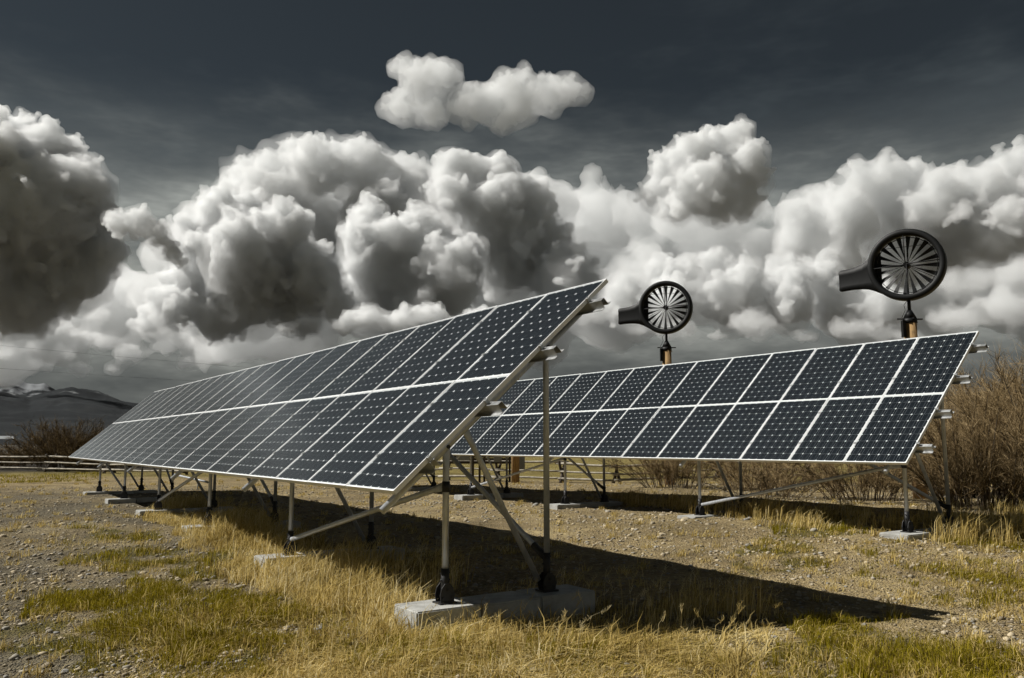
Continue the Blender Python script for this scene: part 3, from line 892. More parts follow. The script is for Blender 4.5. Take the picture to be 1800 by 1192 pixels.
# ------------------------------------------------------------------ wind turbines
def build_turbine(label, x, y, zc, spin, full=True):
    root = empty('wind_turbine', (x, y, gz(x, y)))
    tag(root, label, 'wind turbine', 'ring shaped wind turbines on timber poles')
    z0 = gz(x, y)
    hc = zc - z0
    yaw = math.atan2(-x, y) + math.radians(-9)       # the rotor's axis, turned a little away from the camera
    Rm = Matrix.Translation((0, 0, hc)) @ Matrix.Rotation(yaw, 4, 'Z')
    b = MB()
    b.tube((0, 0, -0.4), (0, 0, hc - 1.42), 0.175, 0.150, n=20)
    b.build('pole', M['pole'], root)
    b = MB()
    for q in range(7):
        th = q * 0.9
        zq = hc - 1.5 - 0.22 * q
        b.tube((math.cos(th) * 0.14, math.sin(th) * 0.14, zq), (math.cos(th) * 0.19, math.sin(th) * 0.19, zq), 0.012, n=6)
    b.build('step_bolt', M['bolt'], root)
    b = MB()
    b.tube((0, 0, hc - 1.48), (0, 0, hc - 1.36), 0.168, n=20)
    b.tube((0, 0, hc - 1.36), (0, 0, hc - 1.14), 0.165, 0.05, n=20)
    b.box((0.0, 0, hc - 1.37), (0.62, 0.05, 0.03)); b.box((0.0, 0, hc - 1.37), (0.05, 0.55, 0.03))
    b.build('cap', M['turbine'], root)
    b = MB(); b.tube((0, 0, hc - 1.16), (0, 0, hc - 0.88), 0.042, n=12); b.build('mast', M['turbine'], root)
    b = MB(); b.box((-0.20, -0.06, hc - 1.62), (0.07, 0.12, 0.42)); b.build('junction_box', M['turbine'], root)
    b = MB()
    pts = [Vector((-0.06, -0.03, hc - 0.92)), Vector((-0.15, -0.04, hc - 1.02)), Vector((-0.12, -0.04, hc - 1.14)), Vector((-0.22, -0.05, hc - 1.34)), Vector((-0.2, -0.06, hc - 1.45))]
    for p, q in zip(pts, pts[1:]): b.tube(p, q, 0.008, n=6)
    b.build('cable', M['wire'], root)
    # shroud ring
    b = MB()
    prof = [(0.885, -0.17), (0.90, -0.14), (0.90, 0.10), (0.885, 0.15), (0.80, 0.16), (0.765, 0.13), (0.745, -0.05), (0.755, -0.14), (0.79, -0.17)]
    b.lathe(prof, 72)
    ring = b.build('ring', M['turbine'], root, matrix=Rm)
    b = MB(); b.lathe([(0.70, -0.02), (0.712, -0.02), (0.712, 0.03), (0.70, 0.03)], 72); b.build('inner_hoop', M['turbine'], ring)
    # rotor blades
    for k in range(20):
        th = 2 * math.pi * (k + spin) / 20
        b = MB()
        rs = [0.20, 0.34, 0.5, 0.735]
        ch = [0.016, 0.034, 0.070, 0.118]
        pt = [50, 38, 28, 22]
        vv = []
        for r, c, p in zip(rs, ch, pt):
            p = math.radians(p)
            for s, tz in ((-1, -0.003), (1, -0.003), (1, 0.003), (-1, 0.003)):
                vv.append((s * c / 2 * math.cos(p) + tz * math.sin(p), s * c / 2 * math.sin(p) - tz * math.cos(p), r))
        ff = [(3, 2, 1, 0), (12, 13, 14, 15)]
        for q in range(3):
            for s in range(4):
                ff.append((q * 4 + s, q * 4 + (s + 1) % 4, q * 4 + 4 + (s + 1) % 4, q * 4 + 4 + s))
        rm = Matrix.Rotation(th, 3, 'Y')
        b.add([rm @ Vector(q) for q in vv], ff)
        b.tube(rm @ Vector((0, 0, 0.07)), rm @ Vector((0, 0, 0.24)), 0.0045, n=5)
        b.build('blade', M['turbine'], root, matrix=Rm)
    b = MB(); b.tube((0, -0.10, 0), (0, 0.16, 0), 0.072, n=18); b.build('hub', M['turbine'], root, matrix=Rm)
    # struts holding hub and ring, front and back
    for q in range(4):
        th = math.pi / 2 * q
        rm = Matrix.Rotation(th, 3, 'Y')
        b = MB()
        for yy in (-0.13, 0.13):
            b.tube(rm @ Vector((0.012 * (1 if yy > 0 else -1), yy, 0.0)), rm @ Vector((0.03 * (1 if yy > 0 else -1), yy, 0.80)), 0.013, n=8)
        b.build('strut', M['turbine'], root, matrix=Rm)
    b = MB(); b.tube((-0.56, 0.12, 0.50), (0.56, 0.12, 0.50), 0.006, n=6)
    b.tube((-0.66, 0.12, -0.30), (-0.16, 0.14, -0.04), 0.006, n=6); b.tube((-0.50, 0.12, -0.55), (-0.05, 0.14, -0.10), 0.006, n=6); b.tube((0.62, 0.12, -0.36), (0.1, 0.14, -0.05), 0.006, n=6)
    b.build('stay_rod', M['turbine'], root, matrix=Rm)
    # tail vane: a flared blade curving away behind the ring
    prof = [(-0.62, 0.62, -0.66), (-0.80, 0.44, -0.56), (-0.95, 0.27, -0.50), (-1.10, 0.17, -0.475), (-1.30, 0.115, -0.465), (-1.50, 0.095, -0.47), (-1.62, 0.09, -0.48), (-1.67, 0.075, -0.465), (-1.69, 0.03, -0.43)]
    b = MB()
    vv, ff = [], []
    n = len(prof)
    for side in (0, 1):
        for xx, zt, zb in prof:
            yb = 0.10 + 0.10 * ((-xx - 0.62) / 1.05) ** 1.2
            for t in range(5):
                z_ = zt + (zb - zt) * t / 4
                vv.append((xx, yb + 0.03 * math.sin(math.pi * t / 4) + (0.03 if side else 0), z_))
    m_ = n * 5
    for i in range(n - 1):
        for t in range(4):
            q = (i * 5 + t, i * 5 + t + 1, i * 5 + 6 + t, i * 5 + 5 + t)
            ff.append(q); ff.append(tuple(m_ + e for e in reversed(q)))
        for t in (0, 4):
            ff.append((i * 5 + t, i * 5 + 5 + t, m_ + i * 5 + 5 + t, m_ + i * 5 + t))
    for i in (0, n - 1):
        for t in range(4): ff.append((i * 5 + t, i * 5 + t + 1, m_ + i * 5 + t + 1, m_ + i * 5 + t))
    b.add(vv, ff, True)
    b.build('tail_vane', M['turbine'], root, matrix=Rm)
    return root
build_turbine('larger black ring wind turbine on timber pole above right end of rear array', 9.91, 20.66, CAMZ + 4.46, 0.3)
build_turbine('smaller black ring wind turbine on timber pole above middle of rear array', 5.23, 28.17, CAMZ + 4.61, 0.1)
build_turbine('timber pole wind turbine mostly hidden behind the right edge of front array', 0.14, 35.2, CAMZ + 4.55, 0.6)


# ------------------------------------------------------------------ fence, rack, pipe, wires
def log(name, p0, p1, r0, r1, mat, parent):
    b = MB(); b.tube(p0, p1, r0, r1, n=8, wob=r0 * 0.35)
    return b.build(name, mat, parent)
def build_fence(label, spots):
    """jack fence: crossed bucks carrying three long rails; spots are (x, y, height of the top rail)"""
    x0, y0, _ = spots[0]
    base = Vector((x0, y0, gz(x0, y0)))
    root = empty('jack_fence', base)
    tag(root, label, 'fence', 'weathered timber fences')
    pts = [Vector((x, y, gz(x, y))) - base for x, y, _ in spots]
    for i, (p, sp_) in enumerate(zip(pts, spots)):
        h = sp_[2]
        d = (pts[min(i + 1, len(pts) - 1)] - pts[max(i - 1, 0)]); d.z = 0; d.normalize()
        n = Vector((d.y, -d.x, 0))
        for s in (-1, 1):
            log('buck_pole', p + n * (0.42 * s) + Vector((0, 0, -0.03)) + d * 0.05 * s, p - n * (0.30 * s) + Vector((0, 0, h * 1.12)) + d * 0.05 * s, 0.075, 0.06, M['buck_wood'], root)
        log('cross_tie', p - n * 0.40 + Vector((0, 0, 0.13)), p + n * 0.40 + Vector((0, 0, 0.13)), 0.05, 0.045, M['buck_wood'], root)
    for i in range(len(pts) - 1):
        a, b_ = pts[i], pts[i + 1]
        d = (b_ - a).normalized(); n = Vector((d.y, -d.x, 0))
        for f, off, r in ((1.0, 0.02, 0.055), (0.60, 0.20, 0.045), (0.24, 0.30, 0.05)):
            j = [random.uniform(-0.03, 0.03) for _ in range(2)]
            log('rail', a - d * 0.3 + n * off + Vector((0, 0, spots[i][2] * f + j[0])), b_ + d * 0.3 + n * off + Vector((0, 0, spots[i + 1][2] * f + j[1])), r, r * 0.8, M['rail_wood'], root)
build_fence('grey timber jack fence with crossed bucks seen below the rear array',
            [(-6.6, 39.0, 0.80), (-2.9, 37.9, 0.82), (-0.6, 37.2, 0.85), (2.15, 36.4, 0.84), (4.35, 35.3, 0.66), (9.2, 37.5, 0.80), (13.5, 38.6, 0.8)])
build_fence('weathered two rail timber fence sagging across the far left edge of the gravel',
            [(-46.0, 60.0, 0.86), (-37.0, 55.5, 0.74), (-27.2, 50.0, 0.92), (-22.4, 47.2, 0.82), (-17.5, 45.0, 0.8), (-12.5, 42.6, 0.8)])

def build_rack():
    x, y = -1.35, 35.9
    root = empty('equipment_rack', (x, y, gz(x, y)))
    tag(root, 'dark timber equipment rack with grey cabinets beside hidden turbine pole', 'equipment rack')
    for px in (-1.35, -0.30, -0.02, 0.18, 1.25):
        b = MB(); b.box((px, 0.0, 0.55), (0.09, 0.09, 1.1)); b.build('post', M['darkwood'], root)
    for z in (0.84, 0.97, 1.10):
        b = MB(); b.box((0, -0.055, z), (2.9, 0.04, 0.11)); b.build('board', M['darkwood'], root)
    for px, w_, h, z in ((1.68, 0.42, 0.62, 0.86), (0.75, 0.34, 0.30, 1.0), (-0.7, 0.5, 0.24, 1.05)):
        b = MB(); b.box((px, -0.16, z), (w_, 0.16, h)); c = b.build('cabinet', M['cabinet'], root)
        b = MB(); b.box((px, -0.246, z), (w_ - 0.04, 0.010, h - 0.04)); b.build('door', M['cabinet'], c)
build_rack()

b = MB()
pp = [Vector((-11.2, 28.0, 0.62)), Vector((-9.3, 26.2, 0.42))]
b.tube(pp[0], pp[1], 0.032, n=10)
b.tube(pp[0] * 0.3 + pp[1] * 0.7 - Vector((0, 0, 0.02)), Vector((-9.9, 26.75, gz(-9.9, 26.75) - 0.05)), 0.022, n=8)
b.tube(pp[0] - Vector((0, 0, 0.02)), Vector((-11.2, 28.0, gz(-11.2, 28.0) - 0.05)), 0.022, n=8)
tag(b.build('pipe_rail', M['galv']), 'low grey pipe rail on short stakes beyond the far legs of front array', 'pipe')

def wire(label, p0, p1, sag):
    b = MB()
    n = 24
    pts = []
    for i in range(n + 1):
        t = i / n
        q = Vector(p0).lerp(Vector(p1), t); q.z -= sag * 4 * t * (1 - t)
        pts.append(q)
    for p, q in zip(pts, pts[1:]): b.tube(p, q, 0.016, n=5)
    tag(b.build('power_wire', M['wire']), label, 'wire', 'overhead power wires')
wire('upper of two thin dark power wires crossing the sky at far left', sky_point(-260, 580, 120), sky_point(760, 668, 150), 0.6)
wire('lower of two thin dark power wires just above the far left mountains', sky_point(-260, 628, 125), sky_point(760, 690, 155), 0.5)


# ------------------------------------------------------------------ shrubs
def rot_frames(d):
    up = np.where(np.abs(d[:, 2:3]) < 0.9, np.array([[0, 0, 1.0]]), np.array([[1.0, 0, 0]]))
    a = np.cross(d, up); a /= np.linalg.norm(a, axis=1, keepdims=True) + 1e-9
    return a, np.cross(d, a)
def ribbons(P, Q, w0, tint, bend=0.06, r=None):
    """thin tapering twigs from P to Q, slightly bent, as two crossing slivers would be too heavy: three-sided spikes"""
    n = len(P)
    d = Q - P
    ln = np.linalg.norm(d, axis=1, keepdims=True)
    a, b_ = rot_frames(d / (ln + 1e-9))
    mid = (P + Q) / 2 + (a * rng.normal(0, 1, (n, 1)) + b_ * rng.normal(0, 1, (n, 1))) * ln * bend
    w0 = np.broadcast_to(np.asarray(w0, float).reshape(-1, 1), (n, 1))
    V = []
    for c, k in ((P, 1.0), (mid, 0.75)):
        for th in (0, 2.094, 4.189):
            V.append(c + (a * math.cos(th) + b_ * math.sin(th)) * w0 * k * 0.5)
    V.append(Q)
    V = np.stack(V, 1)
    F = [(0, 1, 4, 3), (1, 2, 5, 4), (2, 0, 3, 5)]
    T3 = [(3, 4, 6), (4, 5, 6), (5, 3, 6)]
    base = (np.arange(n) * 7)[:, None]
    f4 = (base[:, :, None] + np.array(F)[None]).reshape(-1)
    f3 = (base[:, :, None] + np.array(T3)[None]).reshape(-1)
    return V.reshape(-1, 3), np.concatenate([f4, f3]), np.concatenate([np.full(n * 3, 4), np.full(n * 3, 3)]), np.repeat(tint, 7)
def spikes(P, Q, w0, tint):
    n = len(P)
    d = Q - P
    a, b_ = rot_frames(d / (np.linalg.norm(d, axis=1, keepdims=True) + 1e-9))
    V = np.stack([P + (a * math.cos(th) + b_ * math.sin(th)) * w0[:, None] * 0.5 for th in (0, 2.094, 4.189)] + [Q], 1)
    F = (np.arange(n)[:, None, None] * 4 + np.array([(0, 1, 3), (1, 2, 3), (2, 0, 3)])[None]).reshape(-1)
    return V.reshape(-1, 3), F, np.full(n * 3, 3), np.repeat(tint, 4)
def shrub(label, x, y, h, wd, ns, nt, seed, wtw=0.0075, group='bare willow shrubs', lean=0.0, tone=0.0):
    global rng
    rng = np.random.default_rng(seed)
    root = empty('willow_shrub', (x, y, gz(x, y)))
    tag(root, label, 'shrub', group)
    th = rng.uniform(0, 2 * np.pi, ns)
    rad = np.sqrt(rng.uniform(0, 1, ns)) * wd * 0.30
    base = np.stack([np.cos(th) * rad, np.sin(th) * rad, np.full(ns, -0.05)], 1)
    out = np.stack([np.cos(th), np.sin(th), np.zeros(ns)], 1) + rng.normal(0, 0.35, (ns, 3)) * (1, 1, 0)
    ln = h * rng.uniform(0.45, 0.90, ns)
    spread = wd * 0.55 * rng.uniform(0.15, 1.0, ns) * (rad / (wd * 0.30) * 0.7 + 0.3)
    def pt(i, t):
        t = t[:, None]
        return base[i] + out[i] * spread[i][:, None] * (0.55 * t + 0.45 * t ** 2) + np.array([[lean, 0, 0]]) * h * t ** 2 + np.array([[0, 0, 1.0]]) * ln[i][:, None] * (t * 1.12 - 0.12 * t ** 2)
    ii = np.arange(ns)
    Vs, Fs, Cs, Ts, off = [], [], [], [], 0
    seg = 4
    for k in range(seg):
        t0, t1 = np.full(ns, k / seg), np.full(ns, (k + 1) / seg)
        P, Q = pt(ii, t0), pt(ii, t1)
        d = Q - P; d /= np.linalg.norm(d, axis=1, keepdims=True)
        a, b_ = rot_frames(d)
        r0, r1 = 0.014 * (1 - 0.8 * k / seg) * h / 2.5 + 0.002, 0.014 * (1 - 0.8 * (k + 1) / seg) * h / 2.5 + 0.002
        V = np.stack([c + (a * math.cos(q) + b_ * math.sin(q)) * r for c, r in ((P, r0), (Q, r1)) for q in (0, 2.094, 4.189)], 1)
        f = (np.arange(ns)[:, None, None] * 6 + np.array([(0, 1, 4, 3), (1, 2, 5, 4), (2, 0, 3, 5)])[None]).reshape(-1)
        Vs.append(V.reshape(-1, 3)); Fs.append(f + off); Cs.append(np.full(ns * 3, 4)); off += ns * 6
    me = np_mesh('stem_clump', np.concatenate(Vs), np.concatenate(Fs), np.concatenate(Cs), [M['bark']], True)
    tag(link('stem_clump', me, root), kind='stuff')
    # twigs on the stems, finer twigs on the twigs
    n1 = nt // 3
    i1 = rng.integers(0, ns, n1); t1 = rng.uniform(0.18, 1.0, n1)
    P1 = pt(i1, t1)
    tan = pt(i1, np.minimum(t1 + 0.05, 1.05)) - P1; tan /= np.linalg.norm(tan, axis=1, keepdims=True)
    d1 = tan + rng.normal(0, 0.55, (n1, 3)) + np.array([[0, 0, 0.15]]); d1 /= np.linalg.norm(d1, axis=1, keepdims=True)
    l1 = h * rng.uniform(0.10, 0.30, n1) * (1.15 - 0.6 * t1)
    Q1 = P1 + d1 * l1[:, None]
    n2 = nt - n1
    i2 = rng.integers(0, n1, n2); t2 = rng.uniform(0.15, 0.95, n2)
    P2 = P1[i2] + (Q1 - P1)[i2] * t2[:, None]
    d2 = d1[i2] + rng.normal(0, 0.60, (n2, 3)) + np.array([[0, 0, 0.10]]); d2 /= np.linalg.norm(d2, axis=1, keepdims=True)
    Q2 = P2 + d2 * (h * rng.uniform(0.04, 0.14, n2))[:, None]
    P, Q = np.vstack([P1, P2]), np.vstack([Q1, Q2])
    w_ = np.concatenate([np.full(n1, wtw * 1.3), np.full(n2, wtw * 0.9)])
    ti = np.clip(rng.beta(1.3, 1.5, len(P)) + tone, 0, 1)
    V, F, Cn, T_ = ribbons(P1, Q1, w_[:n1], ti[:n1])
    V2, F2, C2, T2 = spikes(P2, Q2, w_[n1:], ti[n1:])
    F, V, Cn, T_ = np.concatenate([F, F2 + len(V)]), np.concatenate([V, V2]), np.concatenate([Cn, C2]), np.concatenate([T_, T2])
    link('crown', np_mesh('crown', V, F, Cn, [M['twig']], False, {'tint': T_}), root)
    return root

shrub('tallest bare willow shrub at the right edge behind the rear array end', 12.0, 18.6, 3.6, 4.0, 120, 22000, 101)
shrub('dense bare willow shrub directly behind the right end of rear array', 9.7, 17.6, 2.6, 3.2, 110, 16000, 102)
shrub('bare willow shrub in front of the tallest one at right edge', 11.3, 16.8, 2.7, 3.2, 90, 15000, 103)
shrub('back willow shrub rising between rear array and tallest shrub', 11.4, 21.5, 3.5, 4.0, 90, 14000, 104)
shrub('willow shrub cut by the right edge of the picture', 13.8, 17.2, 3.6, 3.4, 90, 14000, 105)
shrub('thin low willow shrub under right part of rear array near its first legs', 8.0, 19.6, 1.7, 2.8, 60, 9000, 106)
shrub('spreading willow shrub beside the timber fence seen under the rear array', 4.85, 25.6, 1.75, 2.8, 60, 8000, 107)
shrub('sparse willow shrub between fence shrub and right legs of rear array', 6.9, 24.6, 1.55, 2.6, 60, 7000, 108)
shrub('low tangled willow shrub right of the second rear array leg', 6.4, 21.0, 1.05, 2.8, 60, 7000, 109)
shrub('large dark willow bush beside the far left fence bend', -27.6, 52.5, 3.5, 5.4, 150, 11000, 110, 0.016, 'far left brush', 0, -0.35)
shrub('rounded willow bush left of the largest far left bush', -32.2, 56.5, 2.0, 5.2, 110, 5000, 111, 0.016, 'far left brush', 0, -0.3)
shrub('low grey brush at the far left picture edge behind fence', -38.0, 61.0, 1.5, 6.0, 110, 5000, 112, 0.016, 'far left brush', 0, -0.25)
shrub('pale brown thicket right of the largest far left bush', -26.5, 62.0, 3.0, 6.0, 120, 6000, 113, 0.018, 'far left brush', 0, -0.15)
shrub('brown thicket just behind the far end of front array', -22.5, 58.0, 2.9, 5.5, 120, 6000, 114, 0.018, 'far left brush', 0, -0.2)
shrub('dark brush clump nearest the sagging fence rails', -33.5, 54.0, 1.5, 5.0, 90, 5000, 116, 0.016, 'far left brush', 0, -0.3)
shrub('greyish thicket rising behind the far left fence post', -30.0, 60.0, 2.6, 6.0, 110, 6000, 117, 0.018, 'far left brush', 0, -0.25)
shrub('dark brush at the foot of the array end', -24.6, 51.0, 1.8, 4.5, 90, 5000, 118, 0.016, 'far left brush', 0, -0.3)
shrub('far brush line behind the sagging fence rails', -44.0, 66.0, 1.7, 7.0, 110, 5000, 115, 0.018, 'far left brush', 0, -0.25)


# ------------------------------------------------------------------ stones and gravel
def stone_verts(rs, n_sub=1):
    V, F = ICO[n_sub]
    k = rs.uniform(0.75, 1.2, (len(V), 1))
    return V * k * np.array([1.0, rs.uniform(0.6, 0.95), rs.uniform(0.35, 0.6)]), F
STONE_ME = []
for q in range(8):
    rs = np.random.default_rng(300 + q)
    V, F = ICO[2]
    ax = rs.normal(0, 1, (5, 3)); ax /= np.linalg.norm(ax, axis=1, keepdims=True)
    k = np.ones(len(V))
    for a_ in ax: k = np.minimum(k, rs.uniform(0.72, 0.95) / np.maximum(V @ a_, 0.2))
    V = V * np.clip(k, 0.6, 1)[:, None] * np.array([1.0, rs.uniform(0.6, 0.9), rs.uniform(0.4, 0.62)])
    STONE_ME.append(np_mesh('stone', V, F.ravel(), np.full(len(F), 3), [M['stone']], True, {'tint': np.full(len(V), q / 8)}))
def in_pads(x, y):
    return 0
rs = np.random.default_rng(55)
def scatter(n, x0, x1, y0, y1): return rs.uniform(x0, x1, n), rs.uniform(y0, y1, n)
big = []
PLACE = ['on the left foreground gravel', 'beside the dry grass left of front array', 'in the green grass at lower left', 'on the rubble beyond the far left gravel', 'beside the nearest concrete footing', 'along the edge of rear array shade', 'below the middle of rear array', 'on the patchy ground at right', 'near the green grass at lower right', 'on the path between the arrays']
for pi, (n, cx, cy, sx, sy, r0, r1) in enumerate(((80, -4.3, 8.6, 1.5, 2.2, 0.02, 0.05), (44, -3.2, 10.8, 0.8, 1.2, 0.025, 0.065), (26, -2.6, 7.2, 0.7, 0.9, 0.02, 0.05), (30, -7.0, 19.0, 1.6, 2.6, 0.05, 0.13), (18, -1.3, 7.3, 0.45, 0.4, 0.02, 0.05),
                                    (44, 3.6, 15.6, 1.3, 1.6, 0.035, 0.09), (20, 1.2, 18.6, 0.8, 1.4, 0.05, 0.10), (26, 5.2, 11.6, 1.6, 1.4, 0.03, 0.075), (8, 3.4, 7.2, 0.9, 0.8, 0.02, 0.04), (10, 1.8, 11.4, 1.2, 1.0, 0.03, 0.06))):
    for q in range(n):
        big.append((rs.normal(cx, sx), rs.normal(cy, sy), math.exp(rs.uniform(math.log(r0), math.log(r1))), pi, r0, r1))
for i, (x, y, r, pi, r0, r1) in enumerate(big):
    if y < 5.2: continue
    o = link('stone', STONE_ME[i % 8], None, loc=(x, y, gz(x, y) + r * rs.uniform(-0.12, 0.14)))
    o.rotation_euler = (rs.normal(0, 0.15), rs.normal(0, 0.15), rs.uniform(0, 6.28))
    o.scale = (r, r * rs.uniform(0.8, 1.1), r * rs.uniform(0.8, 1.15))
    size = 'small' if r < r0 * (r1 / r0) ** 0.4 else 'medium' if r < r0 * (r1 / r0) ** 0.8 else 'large'
    tag(o, '%s loose stone %s' % (size, PLACE[pi]), 'stone', 'loose stones ' + PLACE[pi])
def gravel():
    n = 38000
    d = np.exp(rs.uniform(math.log(5.4), math.log(34), n)); a = rs.uniform(-0.60, 0.60, n)
    x, y = d * np.sin(a), d * np.cos(a)
    dens = 0.35 + 0.65 * sstep(0.42, 0.62, fbm(x * 0.9, y * 0.9, 4, 61))
    dens *= 1 - 0.85 * zone_mask(['D1', 'D2', 'G5', 'G9'], x, y)
    keep = rs.uniform(0, 1, n) < dens
    x, y, d = x[keep], y[keep], d[keep]
    n = len(x)
    r = np.exp(rs.normal(math.log(0.0135), 0.62, n)) * (0.75 + d / 26)
    r = np.minimum(r, 0.045)
    V0, F0 = ICO[1]
    k = rs.uniform(0.72, 1.15, (n, len(V0), 1))
    V = V0[None] * k * np.stack([np.ones(n), rs.uniform(0.6, 0.95, n), rs.uniform(0.35, 0.65, n)], 1)[:, None, :]
    th = rs.uniform(0, 6.28, n); c, s_ = np.cos(th)[:, None], np.sin(th)[:, None]
    V = np.stack([V[:, :, 0] * c - V[:, :, 1] * s_, V[:, :, 0] * s_ + V[:, :, 1] * c, V[:, :, 2]], -1) * r[:, None, None]
    V += np.stack([x, y, ground_z(x, y) + r * 0.12], 1)[:, None, :]
    F = (np.arange(n)[:, None, None] * len(V0) + F0[None]).reshape(-1)
    me = np_mesh('gravel', V.reshape(-1, 3), F, np.full(n * len(F0), 3), [M['stone']], True, {'tint': np.repeat(rs.uniform(0, 1, n), len(V0))})
    tag(link('gravel', me), 'grey and tan gravel and pebbles strewn over the bare ground', 'gravel', kind='stuff')
gravel()


# ------------------------------------------------------------------ grass
def sample_zone(name, dens, clump=0.7, edge=0.55):
    p = np.array(ZONES[name])
    x0, y0 = p.min(0) - 0.3; x1, y1 = p.max(0) + 0.3
    n = int(dens * (x1 - x0) * (y1 - y0))
    nc = max(4, n // 18)
    cx, cy = rs.uniform(x0, x1, nc), rs.uniform(y0, y1, nc)
    q = rs.integers(0, nc, n)
    sg = 0.055 + 0.004 * cy[q]
    x, y = cx[q] + rs.normal(0, 1, n) * sg, cy[q] + rs.normal(0, 1, n) * sg
    free = rs.uniform(0, 1, n) > clump
    x[free], y[free] = rs.uniform(x0, x1, free.sum()), rs.uniform(y0, y1, free.sum())
    lean = rs.normal(0, 1, (nc, 2))[q] * 0.7 + np.stack([fbm(x * 1.1, y * 1.1, 3, 71) - 0.5, fbm(x * 1.1, y * 1.1, 3, 72) - 0.5], 1) * 5.0
    hk = rs.uniform(0.55, 1.15, nc)[q] * (0.45 + 1.1 * sstep(0.3, 0.7, fbm(x * 1.5, y * 1.5, 4, 73)))
    thin = rs.uniform(0, 1, n) < 0.25 + 0.75 * sstep(0.36, 0.56, fbm(x * 2.4, y * 2.4, 3, 74))
    keep = (zone_mask([name], x, y, edge) > 0.5) & thin
    return x[keep], y[keep], lean[keep], hk[keep]
PADS = []
for o in bpy.data.objects:
    if o.name.split('.')[0] == 'footing':
        PADS.append((o.parent.location + o.location, Vector((o.dimensions.x, o.dimensions.y, o.dimensions.z))))
def off_pads(x, y):
    k = np.ones(len(x), bool)
    for c, dm in PADS:
        k &= (np.hypot(x - c.x, y - c.y) > 0.30)
    return k
class Grass:
    def __init__(self): self.V, self.F, self.C, self.T, self.off = [], [], [], [], 0
    def blades(self, x, y, h, w_, lean, tint, wind=(0.28, 0.02)):
        k = off_pads(x, y)
        x, y, h, w_, lean, tint = x[k], y[k], h[k], w_[k], lean[k], tint[k]
        n = len(x)
        z = ground_z(x, y) - 0.01
        th = rs.uniform(0, np.pi, n)
        sx, sy = np.cos(th) * w_ / 2, np.sin(th) * w_ / 2
        lx, ly = (lean[:, 0] + wind[0]) * h, (lean[:, 1] + wind[1]) * h
        up = h / np.sqrt(1 + 1.6 * (lx ** 2 + ly ** 2) / h ** 2)
        m = np.stack([x + lx * 0.28, y + ly * 0.28, z + up * 0.72], 1)
        t = np.stack([x + lx, y + ly, z + up], 1)
        s = np.stack([sx, sy, np.zeros(n)], 1); b0 = np.stack([x, y, z], 1)
        V = np.stack([b0 - s, b0 + s, m + s * 0.8, m - s * 0.8, t], 1)
        base = np.arange(n)[:, None] * 5 + self.off
        self.F += [(base + np.array([[0, 1, 2, 3]])).reshape(-1), (base + np.array([[3, 2, 4]])).reshape(-1)]
        self.C += [np.full(n, 4), np.full(n, 3)]
        self.V.append(V.reshape(-1, 3)); self.T.append(np.repeat(tint, 5)); self.off += n * 5
    def build(self, name, mat, label):
        me = np_mesh(name, np.concatenate(self.V), np.concatenate(self.F), np.concatenate(self.C), [mat], False, {'tint': np.concatenate(self.T)})
        return tag(link(name, me), label, 'grass', kind='stuff')
dry, green, tall = Grass(), Grass(), Grass()
for nm, dens, h0, h1, w0, ls in (('D1', 1900, 0.12, 0.34, 0.0085, 0.85), ('D2', 3000, 0.10, 0.26, 0.0080, 1.7), ('D3', 900, 0.18, 0.36, 0.0060, 0.35), ('D4', 900, 0.16, 0.36, 0.0050, 0.35),
                                 ('D5', 620, 0.14, 0.32, 0.0085, 0.35), ('D6', 520, 0.14, 0.34, 0.0075, 0.40), ('D7', 1900, 0.07, 0.20, 0.0075, 1.9), ('G9', 700, 0.06, 0.16, 0.007, 1.8), ('G2', 600, 0.06, 0.15, 0.007, 1.7), ('G5', 800, 0.06, 0.16, 0.007, 1.5), ('G8', 300, 0.05, 0.16, 0.007, 1.2), ('G6', 300, 0.05, 0.14, 0.007, 1.2), ('G1', 260, 0.05, 0.14, 0.007, 1.2)):
    x, y, lean, hk = sample_zone(nm, dens)
    n = len(x)
    h = rs.uniform(h0, h1, n) * hk
    dry.blades(x, y, h, np.full(n, w0) * rs.uniform(0.7, 1.3, n), lean * ls * 0.55 + rs.normal(0, ls * 0.55, (n, 2)), np.clip(rs.beta(1.4, 1.5, n) * 0.8 + 0.9 * fbm(x * 1.9, y * 1.9, 4, 75) - 0.36, 0, 1))
for nm, dens, h0, h1, w0, thr in (('G1', 1500, 0.05, 0.12, 0.007, 0.5), ('G2', 4200, 0.05, 0.14, 0.006, 0.30), ('G3', 1800, 0.05, 0.12, 0.0055, 0.45), ('G4', 1600, 0.05, 0.12, 0.0065, 0.45), ('G5', 5200, 0.04, 0.12, 0.006, 0.30),
                                  ('G6', 1500, 0.05, 0.11, 0.007, 0.5), ('G7', 1500, 0.06, 0.13, 0.008, 0.38), ('G8', 2000, 0.04, 0.10, 0.007, 0.50), ('G9', 2300, 0.06, 0.15, 0.006, 0.40), ('D1', 500, 0.05, 0.12, 0.006, 0.5), ('D7', 1700, 0.05, 0.13, 0.006, 0.38), ('G10', 70, 0.06, 0.16, 0.02, 0.35)):
    x, y, lean, hk = sample_zone(nm, dens, 0.75)
    k = fbm(x * 2.2, y * 2.2, 3, 33) > thr * (0.85 + 0.3 * rs.uniform(0, 1, len(x)))
    x, y, lean, hk = x[k], y[k], lean[k], hk[k]
    n = len(x)
    green.blades(x, y, rs.uniform(h0, h1, n) * hk, np.full(n, w0) * rs.uniform(0.7, 1.3, n), lean * 0.25 + rs.normal(0, 0.35, (n, 2)), rs.beta(2, 2, n), (0.1, 0.0))
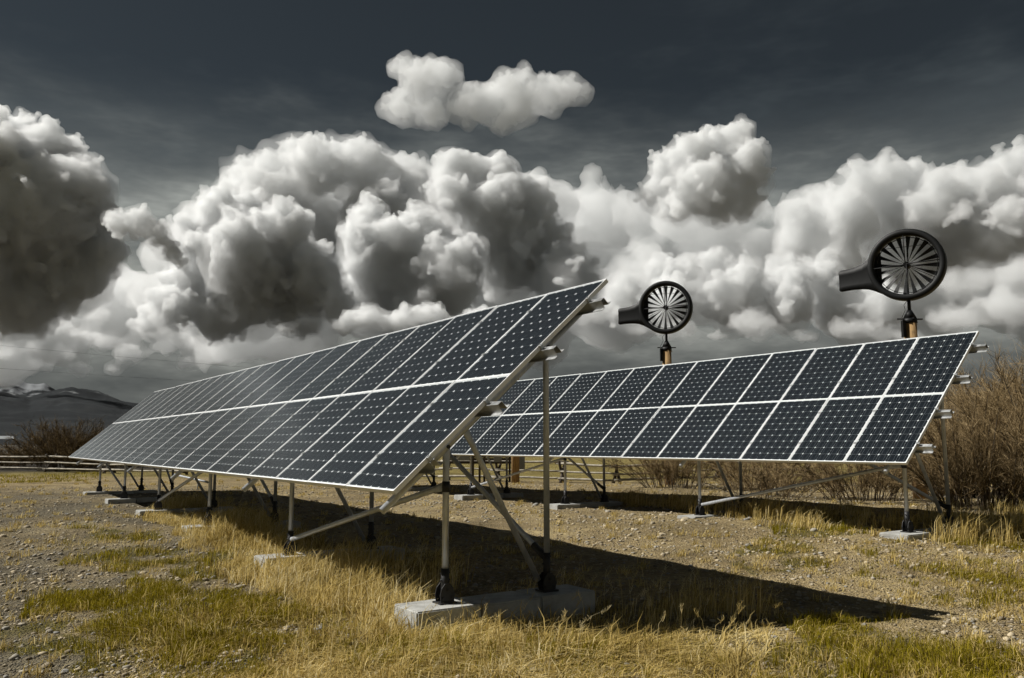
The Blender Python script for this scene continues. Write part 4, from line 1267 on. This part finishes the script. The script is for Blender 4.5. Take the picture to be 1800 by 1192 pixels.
# scattered dry tufts over the bare ground
nt_ = 950
d = np.exp(rs.uniform(math.log(6), math.log(40), nt_)); a = rs.uniform(-0.6, 0.6, nt_)
tx, ty = d * np.sin(a), d * np.cos(a)
q = np.repeat(np.arange(nt_), 26)
x, y = tx[q] + rs.normal(0, 0.05, len(q)), ty[q] + rs.normal(0, 0.05, len(q))
dry.blades(x, y, rs.uniform(0.05, 0.15, len(q)), 0.004 + 0.0004 * d[q], rs.normal(0, 0.6, (len(q), 2)), rs.beta(2, 2.5, len(q)))
dry.build('dry_grass', M['dry'], 'matted straw coloured dry grass in front of and between the arrays')
green.build('green_grass', M['green'], 'short olive green grass growing in patches on the gravel')
# tall seed stalks
for nm, cnt, h0, h1, w0 in (('D1', 110, 0.25, 0.42, 0.005), ('D2', 90, 0.20, 0.36, 0.004), ('D4', 60, 0.22, 0.48, 0.004), ('D3', 60, 0.25, 0.42, 0.005), ('D5', 90, 0.22, 0.42, 0.007), ('D6', 90, 0.25, 0.5, 0.007)):
    p = np.array(ZONES[nm])
    x, y = rs.uniform(p[:, 0].min(), p[:, 0].max(), cnt * 4), rs.uniform(p[:, 1].min(), p[:, 1].max(), cnt * 4)
    k = zone_mask([nm], x, y) > 0.5
    x, y = x[k][:cnt], y[k][:cnt]
    n = len(x); h = rs.uniform(h0, h1, n); ln = rs.normal(0, 0.30, (n, 2))
    ti = rs.uniform(0.5, 1.0, n)
    tall.blades(x, y, h, np.full(n, w0), ln, ti)
    for e in range(5):      # seed head: short bristles near the tip
        f = 0.80 + 0.05 * e
        lx, ly = (ln[:, 0] + 0.28) * h, (ln[:, 1] + 0.02) * h
        xx, yy = x + lx * f ** 1.6, y + ly * f ** 1.6
        up = h / np.sqrt(1 + 1.6 * (lx ** 2 + ly ** 2) / h ** 2)
        for s in (-1, 1):
            P = np.stack([xx, yy, ground_z(x, y) - 0.01 + up * f], 1)
            Q = P + np.stack([rs.normal(0.012, 0.012, n) * s, rs.normal(0, 0.012, n), np.full(n, 0.035)], 1)
            V, F, Cn, T_ = ribbons(P, Q, np.full(n, 0.0035), ti)
            tall.V.append(V); tall.F.append(F + tall.off); tall.C.append(Cn); tall.T.append(T_); tall.off += len(V)
tall.build('seed_stalk_grass', M['dry'], 'tall dry seed stalks standing above the matted grass')
